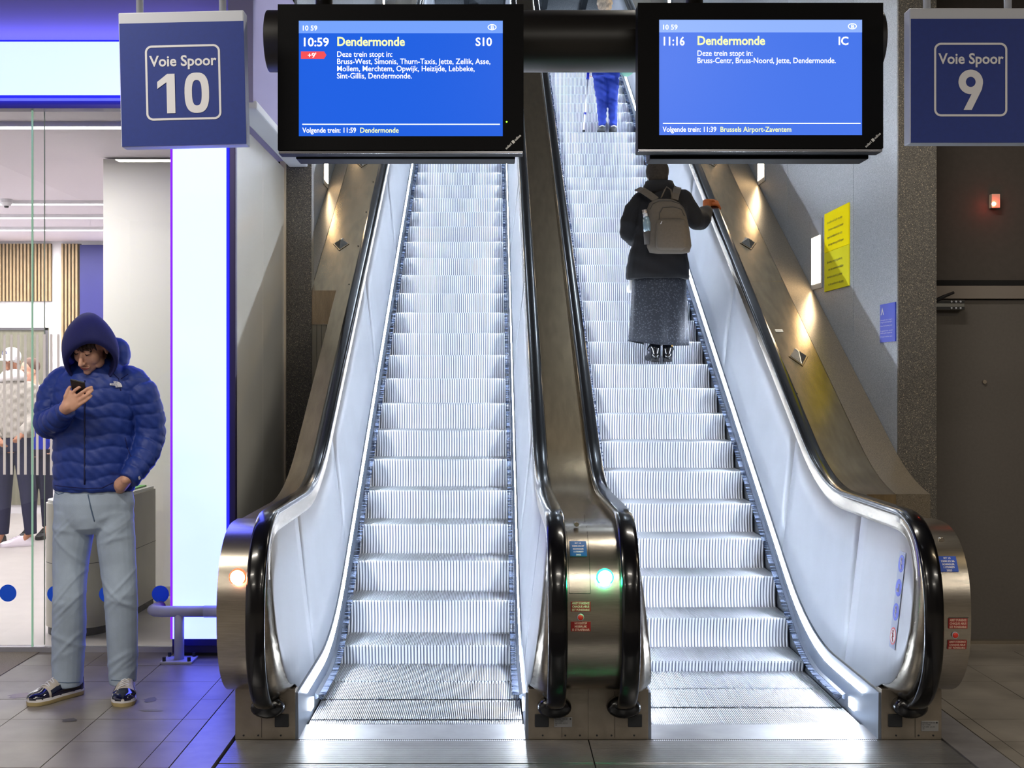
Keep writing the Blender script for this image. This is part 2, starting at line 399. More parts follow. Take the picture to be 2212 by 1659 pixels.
# recessed vertical wall lamps
M_lampf = emat('warm_lamp_face', (1.0, .76, .48), 26); M_lframe = mat('lamp_frame', (158, 166, 176), .35, .3)
def wlamp(xw, sgn, yc, zc, label):
    t = thing('wall_lamp', (xw, yc, zc-.24), label, 'lamp', 'vertical lamps on the shaft walls')
    MB().box(min(xw, xw-sgn*.008), max(xw, xw-sgn*.008), yc-.15, yc+.15, zc-.25, zc+.25).build('frame', M_lframe, t, bevel=.002)
    MB().box(min(xw-sgn*.006, xw-sgn*.010), max(xw-sgn*.006, xw-sgn*.010), yc-.11, yc+.13, zc-.21, zc+.13).build('diffuser', M_lampf, t)
wlamp(XW, 1, 9.10, 2.50, 'glowing vertical wall lamp left of the yellow notices')
wlamp(XW, 1, 10.98, 3.56, 'glowing vertical wall lamp under the right display, higher up the right wall')
for k in range(1, 4):
    wlamp(XW, 1, 10.98+1.9*k, 3.56+1.075*k, ('wall lamp high in the right shaft wall, first above the right display', 'wall lamp high in the right shaft wall, second above the right display', 'wall lamp high in the right shaft wall, topmost')[k-1])
    wlamp(-1.46, -1, 10.88+1.9*k, 3.52+1.075*k, ('wall lamp high in the left shaft wall, first above the left display', 'wall lamp high in the left shaft wall, second above the left display', 'wall lamp high in the left shaft wall, topmost')[k-1])
wlamp(-1.46, -1, 10.88, 3.52, 'glowing vertical wall lamp under the left display on the left shaft wall')
# ---------------------------------------------------------------- escalators
K1, K2 = 6.797, 19.0
def soft(d, t): return 0. if d <= -t else (d if d >= t else (d+t)**2/(4*t))
def ramp(Y, k1=K1, k2=K2, t=.45): return S*(soft(Y-k1, t)-soft(Y-k2, t))
def zn(Y): return ramp(Y, t=.3)
def zled(Y): return .158+ramp(Y, t=.5)
def zsk(Y): return .212+ramp(Y, t=.5)
def zh(Y): return 1.015+ramp(Y, 6.868, K2, .42)
YEND = 20.6
def dcurve(yc, zc, a, b, n=22, lo=-90, hi=90, p=2.35, sgn=-1):
    out = []
    for i in range(n+1):
        t = math.radians(lo+(hi-lo)*i/n); c, s_ = math.cos(t), math.sin(t)
        out.append((yc+sgn*a*abs(c)**(2/p), zc+b*math.copysign(abs(s_)**(2/p), s_)))
    return out
YS = [5.66, 5.9, 6.1]+[6.3+.08*i for i in range(16)]+[7.7+.8*i for i in range(14)]+[18.5+.1*i for i in range(12)]+[YEND-.4]
HW, HR = .63, .041
def handrail_path(ztop):
    """YZ path of the handrail centre line, from the lower entry round the newel, up and over"""
    r = .014
    pts = [(5.60, .175)]+dcurve(5.62, .585+(-r)/2, .40, .43-r/2-.0, lo=-88, hi=88)
    pts += [(y, zh(y)-r) for y in YS]
    ze = zh(YEND)
    pts += dcurve(YEND-.3, ze-r-.42, .40, .42, lo=-88, hi=88, sgn=1)[::-1]
    return pts
def normals2(path):
    out = []
    for i in range(len(path)):
        a = path[max(i-1, 0)]; b = path[min(i+1, len(path)-1)]
        t = Vector((b[0]-a[0], b[1]-a[1])).normalized(); out.append((-t.y, t.x))
    return out
def rail_loft(mb, path, x, prof):
    """prof: (dx, dn) closed section around path"""
    nn = normals2(path)
    mb.loft([[(x+dx, p[0]+n[0]*dn, p[1]+n[1]*dn) for dx, dn in prof] for p, n in zip(path, nn)])
    return mb
def flip(path, s_):   # outward normal is left of travel; travel goes up round the front -> outward is to -Y
    return path
# one step, shared by both escalators: cleated tread and cleated, slightly hollow riser
NR = 110
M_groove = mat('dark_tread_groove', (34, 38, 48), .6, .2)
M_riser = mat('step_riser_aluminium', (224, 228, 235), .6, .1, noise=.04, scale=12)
M_rval = mat('shaded_riser_groove', (96, 104, 124), .55, .1); M_rsho = mat('riser_groove_side', (172, 180, 196), .5, .15)  # groove shade put into the colour: dark valleys, mid-tone sides
def step_mesh():
    W = .992; p = W/NR; b = MB()
    for i in range(NR):                                # tread cleats
        x = -W/2+i*p; b.box(x+p*.25, x+p*.75, -.001, .395, -.0105, 0)
    n0 = len(b.f)
    sec = [(.002, -.0015), (-.001, -.006), (.003, -.02), (.012, -.05), (.020, -.09), (.021, -.13), (.012, -.17), (.0, -.205)]
    K = NR//2*8; rows = []
    for i in range(K+1):
        ph = i/8; d = .5-.5*math.cos(2*math.pi*ph); d = d**.8
        rows.append([(-W/2+W*i/K, y+.007*(1-d)*(0 if k == 0 else 1), z) for k, (y, z) in enumerate(sec)])
    b.strip(rows); n1 = len(b.f)
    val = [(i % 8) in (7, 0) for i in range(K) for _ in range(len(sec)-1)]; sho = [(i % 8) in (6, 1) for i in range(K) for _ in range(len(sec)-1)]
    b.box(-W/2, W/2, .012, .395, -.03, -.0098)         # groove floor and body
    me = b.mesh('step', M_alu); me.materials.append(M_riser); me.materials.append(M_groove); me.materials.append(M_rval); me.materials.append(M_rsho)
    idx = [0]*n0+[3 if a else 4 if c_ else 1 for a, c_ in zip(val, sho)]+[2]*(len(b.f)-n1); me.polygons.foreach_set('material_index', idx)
    sm = [False]*n0+[True]*(n1-n0)+[False]*(len(b.f)-n1); me.polygons.foreach_set('use_smooth', sm)
    return me
STEP = step_mesh()

def escalator(cx, ys_flat, y0, name_label):
    E_ = thing('escalator', (cx, 5.557, 0), name_label, 'escalator')
    # steps
    ylist = list(ys_flat)+[y0+.3275*i for i in range(60) if y0+.3275*i < 19.3]
    for y in ylist:
        o = bpy.data.objects.new('step', STEP); link(o, E_, (cx, y, zn(y)))
    # comb and landing plates
    mb = MB(); mb.prism_x([(5.56, 0.001), (5.80, .001), (5.845, -.012), (5.845, -.03), (5.56, -.03)], cx-.515, cx+.515)
    n = 109; pt = .992/110
    for i in range(n):
        x = cx-.496+pt*(i+.75); mb.prism_x([(5.80, .0015), (5.842, -.0005), (5.862, -.010), (5.80, -.012)], x-.002, x+.002)
    mb.build('comb_plate', M_plate, E_)
    for a, b_ in ((5.215, 5.555), (4.60, 5.210)):
        m2 = MB(); y = a+.004; N = int((b_-a-.008)/.0125)
        sec = [(a+.002, -.03), (a+.002, 0)]
        for i in range(N):
            yy = a+.004+i*.0125; sec += [(yy, .0012), (yy+.0085, .0012), (yy+.0095, -.0022), (yy+.0118, -.0022)]
        sec += [(b_-.002, 0), (b_-.002, -.03)]
        m2.prism_x(sec, cx-.780, cx+.780); m2.build('landing_plate', M_plate, E_)
    MB().prism_x([(5.56, -.03), (5.56, -.002), (5.8, -.002), (5.8, -.03)], cx-.78, cx+.78).build('plate_bed', M_plate, E_)
    for sg in (-1, 1):
        X = lambda d: cx+sg*d
        lo, hi = (lambda a, b_: (min(X(a), X(b_)), max(X(a), X(b_))))(.505, .52)
        ys = [5.60]+[5.7+.1*i for i in range(30)]+[9+1.*i for i in range(10)]+[18.4+.1*i for i in range(14)]
        # skirt
        m1 = MB(); m1.loft([[(X(.503), y, zn(y)-.22), (X(.503), y, zn(y)+.05), (X(.505), y, zsk(y)-.004), (X(.53), y, zsk(y)-.004), (X(.53), y, zn(y)-.22)] for y in [5.562]+ys])
        m1.build('skirt_panel', M_skirt, E_, auto=35)
        # led line and entry light
        ysl = [5.80]+[5.85+.1*i for i in range(30)]+[9+1.*i for i in range(10)]+[18.4+.1*i for i in range(8)]
        MB().loft([[(X(.5045), y, zled(y)-.012), (X(.4985), y, zled(y)-.010), (X(.4985), y, zled(y)+.010), (X(.5045), y, zled(y)+.012)] for y in ysl]).build('led_strip', M_led, E_)
        MB().box(min(X(.499), X(.504)), max(X(.499), X(.504)), 5.93, 6.015, .028, .075).build('entry_light', M_led, E_, bevel=.003)
        # brush
        yb = [6.08]+[6.1+.1*i for i in range(26)]+[9+1.*i for i in range(10)]+[18.4+.1*i for i in range(8)]
        zb_ = lambda y: zn(y)+.056
        br = MB().loft([[(X(.504), y, zb_(y)-.014), (X(.487), y, zb_(y)-.004), (X(.487), y, zb_(y)+.010), (X(.504), y, zb_(y)+.018)] for y in yb]).build('brush_holder', M_bhold, E_, auto=35)
        bm_ = MB(); y = 6.10; rr = random.Random(3)
        while y < 18.9:
            z = zb_(y)+.002; j = rr.uniform(-.004, .004); dz = rr.uniform(-.016, -.010)
            bm_.add([(X(.490), y-.0044, z+.006), (X(.490), y+.0044, z+.006), (X(.454+j*.5), y+.0041+j, z+.006+j), (X(.454+j*.5), y-.0041+j, z+.006-j)], [(0, 1, 2, 3)])
            bm_.add([(X(.490), y-.004, z-.009), (X(.490), y+.004, z-.009), (X(.474+j*.5), y+.0036-j, z+dz-.008), (X(.474+j*.5), y-.0036-j, z+dz-.008)], [(0, 1, 2, 3)])
            y += .0085
        o = bm_.build('bristles', M_brush, br, fixn=False); o['kind'] = 'stuff'
        # slanted inner panels, leaning outwards, with a D-shaped front end
        zp1 = lambda y: zh(y)-.085
        dl = dcurve(5.62, .59, .335, .345, n=24, lo=-90, hi=90)
        dlow = [p for p in dl if p[1] < .59]; dup_ = [p for p in dl if p[1] >= .59]
        def interp(arr, y):
            arr = sorted(arr); ysx = [a[0] for a in arr]; return float(np.interp(y, ysx, [a[1] for a in arr]))
        lowf = lambda y: (max(interp(dlow, y), .215 if y > 5.557 else 0) if y < 5.62 else zsk(y)+.002)
        upf = lambda y: (interp(dup_, y) if y < 5.62 else zp1(y))
        ztopf = lambda y: zp1(max(y, 5.62)); zbotf = lambda y: zsk(max(y, 5.5))
        def xin(y, z): return X(.517+.083*max(0, min(1.2, (z-zbotf(y))/(ztopf(y)-zbotf(y)))))
        cuts = [5.285, 6.13, 7.45]+[7.45+1.9*i for i in range(1, 8)]
        cuts = [c for c in cuts if c < YEND-.3]+[YEND-.3]
        for a, b_ in zip(cuts, cuts[1:]):
            n = 14; rows = []
            for i in range(n+1):
                f = i/n; y = a+(b_-a)*((f*f) if a < 5.5 else f)
                if a > 5.5: y = min(max(y, a+.0012), b_-.0012)
                sh = 0.
                z0, z1 = lowf(y), upf(y)
                rows.append([(xin(y, z0+(z1-z0)*k/4), y, z0+(z1-z0)*k/4) for k in range(5)])
            o = MB().strip(rows).build('inner_panel', M_panel, E_, smooth=True)
            sm = o.modifiers.new('solid', 'SOLIDIFY'); sm.thickness = .008; sm.offset = 0
        # steel channel between panel and handrail (follows the newel)
        hp = handrail_path(0)
        cp = [p for p in hp]
        ch = MB(); rail_loft(ch, cp, cx, [(sg*.598, -.085), (sg*.592, -.062), (sg*.604, -.030), (sg*.615, -.012), (sg*.645, -.012), (sg*.645, -.085)])
        ch.build('handrail_guide', M_steel, E_, auto=30)
        # steel band that closes the D-shaped end of the panel towards the handrail
        dl2 = dcurve(5.62, .585, .388, .405, n=24); bd = []
        for (ya_, za_), (yb_, zb_2) in zip(dl, dl2):
            bd.append([(xin(ya_, za_), ya_+.002, za_), (X(.604), yb_, zb_2)])
        o = MB().strip(bd).build('newel_band', M_steel, E_, smooth=True)
        sm = o.modifiers.new('solid', 'SOLIDIFY'); sm.thickness = .004; sm.offset = 0
        # handrail
        prof = []
        for k in range(16):
            t = 2*math.pi*k/16; c, s_ = math.cos(t), math.sin(t)
            prof.append((sg*HW+.041*math.copysign(abs(c)**.7, c), .0+.016*math.copysign(abs(s_)**.8, s_)+.004))
        MB_ = MB(); rail_loft(MB_, hp, cx, prof); MB_.build('handrail', M_rubber, E_, smooth=True)
        # handrail entry collar
        col = MB()
        for (r_, y_) in ((.055, 5.565), (.062, 5.54), (.060, 5.515), (.048, 5.505)):
            pass
        col.loft([[(X(HW)+r_*1.15*math.cos(2*math.pi*k/20), y_, .155+r_*.72*math.sin(2*math.pi*k/20)) for k in range(20)] for r_, y_ in ((.060, 5.575), (.066, 5.54), (.064, 5.50), (.050, 5.488))])
        col.build('handrail_entry', M_rubber, E_, smooth=True)
        # outer decking with D-shaped newel front: an outer solid from the handrail to the edge
        OUT = .7825
        zd = lambda y: zh(y)-.050
        dc_ = dcurve(5.62, .595, .365, .37, n=26, lo=-90, hi=90)
        prof_y = [5.62+.08]+YS[1:]
        top = [(y, zd(y)) for y in prof_y]
        bot = [(y, (zn(y)-.30 if y > 7.2 else .225 - .0)) for y in prof_y[::-1]]
        # newel body
        nb = MB().prism_x(dc_+[(5.70, zd(5.7)), (5.70, .225)], X(.612), X(.7825 if sg*cx < 0 else .799))
        nb.build('newel_body', M_steel, E_, auto=25)
        if sg == -1 and cx < 0 or sg == 1 and cx > 0:
            pass
        dk = MB()
        OUT0 = OUT; lim = 99 if sg*cx < 0 else (6.715 if cx > 0 else 9.205); OW = lambda y: OUT if y < lim else .690
        dk.loft([[(X(.612), y, zd(y)), (X(OW(y)), y, zd(y)), (X(OW(y)), y, min(zd(y)-.1, (0.226 if y < 7.2 else zn(y)-.25))), (X(.612), y, min(zd(y)-.1, (0.226 if y < 7.2 else zn(y)-.25)))] for y in sorted([5.702]+YS[1:]+([lim-.001, lim+.001] if lim < 50 else []))])
        dk.build('outer_deck', M_steelh, E_, auto=25)
        # base box
        x0, x1 = sorted((X(.5165), X(.7825)))
        base = MB().box(x0, x1, 5.557, 7.0, 0, .224).build('base', M_dull, E_, bevel=.0015)
        sq = sorted((X(.545), X(.607)))
        MB().box(sq[0], sq[1], 5.549, 5.558, .058, .115).build('cover_cap', M_dark, base, bevel=.003)
        MB().box(X(.665)-.0008, X(.665)+.0008, 5.5555, 5.558, .01, .215).build('base_joint', M_hole, base)
        for q in (.58, .68, .745):
            MB().cyl((X(q), 5.552, .02), (X(q), 5.558, .02), .004, 8).build('screw', M_dark, base)
    return E_

EL = escalator(-.362, [5.50, 5.87, 6.24, 6.617, 6.991, 7.335], 7.66, 'left escalator with empty steps, between the shop pillar and the middle newel')
ER = escalator(1.203, [5.35, 5.72, 6.09, 6.47, 6.85, 7.20], 7.53, 'right escalator carrying people up, beside the dark door and yellow notices')

# front fittings on the newels ------------------------------------------------
def newel_y(z, off=0):
    d = sorted((p[1], p[0]) for p in dcurve(5.62, .595, .365, .37, n=40)); return float(np.interp(z, [a for a, _ in d], [b for _, b in d]))-off
def nplate(par, u0, u1, v0, v1, m, name, lines=None, lm=None, Yg=5.25, pad=.0045, border=None, label=None):
    z0, z1 = P(0, v1, Yg).z, P(0, v0, Yg).z; x0, x1 = P(u0, 0, Yg).x, P(u1, 0, Yg).x
    mb = MB(); rows = [[(x, newel_y(z0+(z1-z0)*k/6, d), z0+(z1-z0)*k/6) for x, d in ((x0, 0), (x0, pad), (x1, pad), (x1, 0))] for k in range(7)]
    mb.loft(rows); o = mb.build(name, m, par)
    if label: o['label'] = label
    if lines:
        q = MB(); h = (z1-z0)/len(lines)
        for k, s_ in enumerate(lines):
            zc = z1-h*(k+.80); yy = newel_y(zc, pad+.0014)
            slope = (newel_y(zc+.01)-newel_y(zc))/.01
            M = Matrix.Translation(((x0+x1)/2, yy, zc)) @ Matrix.Rotation(math.pi/2-math.atan(slope), 4, 'X')
            q.text(s_, h*.92, M, 'CENTER', width=min((x1-x0)*.88, len(s_)*h*.48), bold=.0004)
        q.build('lettering', lm, o, fixn=False)
    return o
M_stick = mat('blue_sticker', (20, 92, 160), .4); M_stick2 = mat('blue_sticker_right', (28, 74, 176), .4)
M_red = mat('red_label', (150, 34, 34), .45); M_tan = mat('pale_label_print', (226, 190, 170), .5)
M_btn = mat('red_button', (214, 60, 48), .35)
nplate(EL, 1234, 1271, 1178, 1206, M_stick, 'sticker', ('RT 14', '2200.22.27', 'SCHINDLER', '11759877', '2022'), M_lett, label='blue inventory sticker')
nplate(EL, 1233, 1276, 1300, 1321, M_red, 'warning_label', ("ARRET D'URGENCE", 'CHAQUE ABUS', 'EST PUNISSABLE'), M_tan)
nplate(EL, 1233, 1276, 1343, 1364, M_red, 'warning_label', ('NOODSTOP', 'MISBRUIK', 'IS STRAFBAAR'), M_tan)
nplate(ER, 2038, 2078, 1207, 1238, M_stick2, 'sticker', ('RT 13', '2200.22.26', 'SCHINDLER', '11759879', '2023'), M_lett, label='blue inventory sticker')
nplate(ER, 2049, 2090, 1336, 1358, M_red, 'warning_label', ("ARRET D'URGENCE", 'CHAQUE ABUS', 'EST PUNISSABLE'), M_tan)
nplate(ER, 2049, 2090, 1384, 1404, M_red, 'warning_label', ("ARRET D'URGENCE", 'CHAQUE ABUS', 'EST PUNISSABLE'), M_tan)
def button(par, u, v, r, m, name, ringm=M_silver, Yg=5.255, dome=.4):
    c = P(u, v, Yg); y = newel_y(c.z)
    MB().cyl((c.x, y-.008, c.z), (c.x, y+.01, c.z), r*1.18, 24).build(name+'_ring', ringm, par, bevel=.001)
    return MB().ball((c.x, y-.008, c.z), (r, r*dome, r), 24, 12).build(name, m, par, smooth=True)
button(EL, 1254, 1333, .012, M_btn, 'stop_button'); button(ER, 2063, 1372, .012, M_btn, 'stop_button')
M_green = emat('green_signal', (.10, 1.0, .52), 16); M_orng = emat('orange_signal', (1, .34, .12), 22)
def signal(par, u, v, m, ringm, col, en):
    o = button(par, u, v, .031, m, 'signal_lamp', ringm, dome=.3)
    c = P(u, v, 5.255)
    # led dots standing proud of the lens
    q = MB()
    for i in range(-4, 5):
        for j in range(-4, 5):
            if i*i+j*j < 18: q.ball((c.x+i*.0065, newel_y(c.z)-.0165, c.z+j*.0065), .0022, 6, 4)
    d = q.build('led_dots', emat('led_dot_'+m.name, (1, 1, 1) if m is M_orng else (.55, 1, .8), 24), o)
    d['kind'] = 'stuff'
    l = bpy.data.lights.new('signal_glow', 'POINT'); l.energy = en; l.color = col; l.shadow_soft_size = .02
    lo = bpy.data.objects.new('signal_glow', l); COL.objects.link(lo); lo.location = (c.x, newel_y(c.z)-.05, c.z)
signal(ER, 1308, 1249, M_green, emat('green_ring', (.05, .8, .4), 3), (.02, 1, .35), 2.6)
signal(EL, 511, 1249, M_orng, emat('orange_ring', (1, .12, .05), 3), (1, .25, .1), .5)
# hatch lines, key switch
for (u, a, b) in ((1229, 1131, 1281), (1275, 1131, 1281)):
    q = MB(); x = P(u, 0, 5.27).x; zs = np.linspace(P(0, b, 5.27).z, P(0, a, 5.27).z, 16)
    q.strip([[(x-.0007, newel_y(z, .0012), z), (x+.0007, newel_y(z, .0012), z)] for z in zs]); q.build('hatch_joint', M_hole, EL, fixn=False)
for par, u0, u1, v in ((EL, 1229, 1275, 1281), (ER, 2046, 2089, 1333)):
    z = P(0, v, 5.27).z; MB().box(P(u0, 0, 5.27).x, P(u1, 0, 5.27).x, newel_y(z, .0014), newel_y(z), z-.0009, z+.0009).build('hatch_joint', M_hole, par)
for par, u, v in ((EL, 1249, 1139), (ER, 2039, 1168)):
    c = P(u, v, 5.36); y = newel_y(min(c.z, .945)); MB().cyl((c.x, y-.008, c.z), (c.x, y+.02, c.z), .011, 16).build('key_switch', M_steel, par, bevel=.002)
# maker plates on the bases
for par, u0, u1, v0, v1 in ((EL, 1197, 1236, 1550, 1571), (ER, 1991, 2028, 1558, 1580)):
    a, b = P(u0, v1, 5.55), P(u1, v0, 5.55)
    o = MB().box(a.x, b.x, 5.553, 5.5585, a.z, b.z).build('maker_plate', mat('pale_plate', (150, 150, 150), .4, .4), par, bevel=.001)
    q = MB()
    for k in range(4): q.text('Schindler 9300 AE' if k == 0 else ('Nr 1175987', 'kg/h 6000  m/s 0,5', 'CE')[k-1], .0075, FRONT(a.x+.004, 5.5525, b.z-.010-.009*k))
    q.build('lettering', M_dark, o, fixn=False)
    MB().cyl((b.x-.008, 5.5515, b.z-.007), (b.x-.008, 5.5535, b.z-.007), .0035, 12).build('emblem', M_dark, o)
# safety pictogram strip on the right inner panel
q0 = P(1926, 1300, 5.50)
xs_in = lambda z: ER.location.x+.517+.083*(z-.212)/(.93-.212)-.0062
def onpanel(y, z, d=0): return Vector((xs_in(z)-d, y, z))
M_pict = mat('pictogram_blue', (60, 84, 210), .4); M_pictb = mat('pictogram_strip', (140, 150, 182), .35)
ps = MB(); zc0, zc1, yl, yr = .425, .845, 5.395, 5.455
def py(z): return 5.47-.0*(z)
ps.loft([[onpanel(5.43, z), onpanel(5.43, z, .0015), onpanel(5.51, z, .0015), onpanel(5.51, z)] for z in (zc0, zc1)])
pst = ps.build('pictogram_strip', M_pictb, ER)
for k in range(4):
    z = zc1-.052-.105*k; r = .038; m = MB()
    m.loft([[onpanel(5.47+rr*math.cos(2*math.pi*i/20), z+rr*math.sin(2*math.pi*i/20), d) for i in range(20)] for rr, d in ((r, .0016), (r, .0024))])
    o = m.build('pictogram', M_pict if k < 3 else mat('pictogram_red', (200, 60, 60), .4), pst)
    if k == 3:
        MB().loft([[onpanel(5.47+rr*math.cos(2*math.pi*i/20), z+rr*math.sin(2*math.pi*i/20), d) for i in range(20)] for rr, d in ((.031, .0025), (.031, .0029))]).build('disc', M_lett, pst)
    w_ = MB()   # small figure
    fig = [(0, .018), (-.004, .008), (.004, -.006), (-.010, -.022)] if k != 1 else [(-.006, .018), (-.006, -.016), (.010, -.018), (.012, -.004)]
    w_.tube([onpanel(5.47+a, z+b, .0034) for a, b in fig], .0025, 6)
    if k != 1: w_.ball(onpanel(5.47, z+.022, .0034), .004, 8, 5); w_.tube([onpanel(5.47-.012, z-.002, .0034), onpanel(5.47+.012, z+.012, .0034)], .002, 6)
    w_.build('figure', M_lett if k < 3 else M_red, pst)

def zsd(y): return .967+ramp(y, 6.95, K2, .42)
# decks beside the escalators, with pyramid studs
def side_deck(x0, x1, ya, yb, label, studs, fold=None):
    t = thing('side_deck', ((x0+x1)/2, ya, zsd(ya)), label, 'deck')
    ys = [y for y in [ya]+YS if y >= ya and y < 19.2]
    jo = [ya]+[y for y in studs['joints']]+[19.1]
    for a, b in zip(jo, jo[1:]):
        yy = [a+.0015]+[y for y in ys if a+.01 < y < b-.01]+[b-.0015]
        MB().loft([[(x0, y, zsd(y)), (x1, y, zsd(y)), (x1, y, zsd(y)-.25), (x0, y, zsd(y)-.25)] for y in yy]).build('deck_plate', M_steelh, t, auto=25)
    for y in studs['ys']:
        z = zsd(y); xm = studs['x'](y); th = math.atan(S); h = .042; r = .056
        M = Matrix.Translation((xm, y, z)) @ Matrix.Rotation(th, 4, 'X')
        vs = [M @ Vector(p) for p in ((-r, 0, .003), (0, -r*2.1, .003), (r, 0, .003), (0, r*2.1, .003), (0, 0, h))]
        MB().add(vs, [(0, 1, 4), (1, 2, 4), (2, 3, 4), (3, 0, 4), (3, 2, 1, 0)]).build('stud', M_steel, t, bevel=.004)
        MB().add([M @ Vector(p) for p in ((-r*1.15, 0, 0), (0, -r*2.4, 0), (r*1.15, 0, 0), (0, r*2.4, 0), (-r*1.15, 0, .004), (0, -r*2.4, .004), (r*1.15, 0, .004), (0, r*2.4, .004))], [(0, 1, 5, 4), (1, 2, 6, 5), (2, 3, 7, 6), (3, 0, 4, 7), (4, 5, 6, 7), (3, 2, 1, 0)]).build('stud_plate', M_steelh, t)
        for s_ in (-1, 1):
            for q in (.25, .75):
                pass
    for y in studs.get('screws', ()):
        z = zsd(y)+.002; MB().cyl((studs['sx'], y, z-.006), (studs['sx'], y, z+.002), .006, 8).build('screw', M_dark, t)
    return t
def Yline(v, h):   # depth at which the deck line (height h over the nosing line) shows at row v
    k = (V0-v)/F; return (S*K1+CH-h)/(S-k)
HD = .967-S*(6.95-K1)
ystud = [Yline(v, HD) for v in (770, 525, 338)]
dd = ystud[1]-ystud[0]
yst = [ystud[0]+dd*i for i in range(9) if ystud[0]+dd*i < 18.6]
rd = side_deck(1.8955, 2.158, 6.72, 19, 'steel side deck with pyramid studs between the right handrail and the stone wall', {'joints': [7.45+1.9*i for i in range(1, 6)], 'ys': yst, 'x': lambda y: P(1616, 0, ystud[1]).x, 'sx': 1.910, 'screws': [7.9+.62*i for i in range(12)]})
o = MB().box(2.02, 2.062, Yline(715, HD)-.012, Yline(715, HD)+.012, 0, .001).v
yy = Yline(715, HD); zz = zsd(yy)+.0015
M = Matrix.Translation((P(1683, 715, yy).x, yy, zz)) @ Matrix.Rotation(math.atan(S), 4, 'X')
lb = MB().box(-.026, .026, -.018, .018, 0, .002, M).build('label', mat('white_label', (236, 236, 230), .5), rd)
MB().text('15-01', .014, M @ Matrix.Translation((-.018, -.005, .0024))).build('lettering', M_dark, lb, fixn=False)
lg = MB().loft([[(2.162, y, zsd(y)-.002), (2.348, y, zsd(y)-.002), (2.348, y, zsd(y)-.55), (2.162, y, zsd(y)-.55)] for y in [6.74]+[y for y in YS if y > 6.74 and y < 19.2]]).build('stone_ledge', M_ledge, auto=25)
tag(lg, kind='structure')
ld = side_deck(-1.338, -1.0545, 9.21, 19, 'steel side deck with pyramid studs between the left handrail and the shaft wall', {'joints': [Yline(405, HD)+1.9*i for i in range(0, 4)], 'ys': [Yline(527, HD)+dd*i for i in range(6)], 'x': lambda y: P(737, 0, Yline(527, HD)).x, 'sx': -1.070, 'screws': [9.3+.62*i for i in range(10)]})
lg2 = MB().loft([[(-1.342, y, zsd(y)-.002), (-1.458, y, zsd(y)-.002), (-1.458, y, zsd(y)-.55), (-1.342, y, zsd(y)-.55)] for y in [9.33]+[y for y in YS if y > 9.33 and y < 19.2]]).build('stone_ledge', M_ledge, auto=25)
tag(lg2, kind='structure')
fp = MB().box(-1.336, -1.148, 9.215, 9.27, -.1, zsd(9.21)-.25).build('filler_panel', mat('beige_filler', (150, 144, 128), .35, .2)); tag(fp, kind='structure')
for k in range(3): MB().box(-1.30+.035*k, -1.298+.035*k, 9.212, 9.216, 0, zsd(9.21)-.25).build('groove', M_dark, fp)
# ---------------------------------------------------------------- pipe and displays
M_pipe = mat('black_tube_metal', (20, 17, 14), .42, 0, noise=.08, scale=80)
pc = P(0, 89.5, 5.10); r_ = 67*4.97/F
xa, xb = P(568, 0, 4.98).x, P(1918, 0, 4.98).x
t = thing('support_tube', ((xa+xb)/2, 5.10, pc.z), 'thick black horizontal tube carrying the two displays', 'tube')
MB().cyl((xa, 5.10, pc.z), (xb, 5.10, pc.z), r_, 48).build('tube', M_pipe, t, auto=40, bevel=.004)
for x in (P(700, 0, 5.1).x, P(1500, 0, 5.1).x):
    MB().cyl((x, 5.10, pc.z), (x, 5.10, 4.2), .035, 16).build('hanger', M_pipe, t, smooth=True)
M_scr = mat('screen_blue', (6, 24, 90), .3, spec=.15, emis=(.012, .115, .72), estr=1.0)
M_scr2 = mat('screen_blue_right', (30, 50, 120), .3, spec=.3, emis=(.055, .17, .78), estr=1.0)
M_bar = mat('screen_bar', (40, 70, 150), .3, spec=.15, emis=(.17, .34, .86), estr=1.0)
M_bar2 = mat('screen_bar_right', (60, 90, 160), .3, spec=.3, emis=(.27, .43, .90), estr=1.0)
M_txt = emat('screen_text_white', (1, 1, 1), 1.6); M_txty = emat('screen_text_yellow', (.93, 1, .40), 1.25); M_rdb = emat('screen_red', (.95, .09, .10), 1.0)
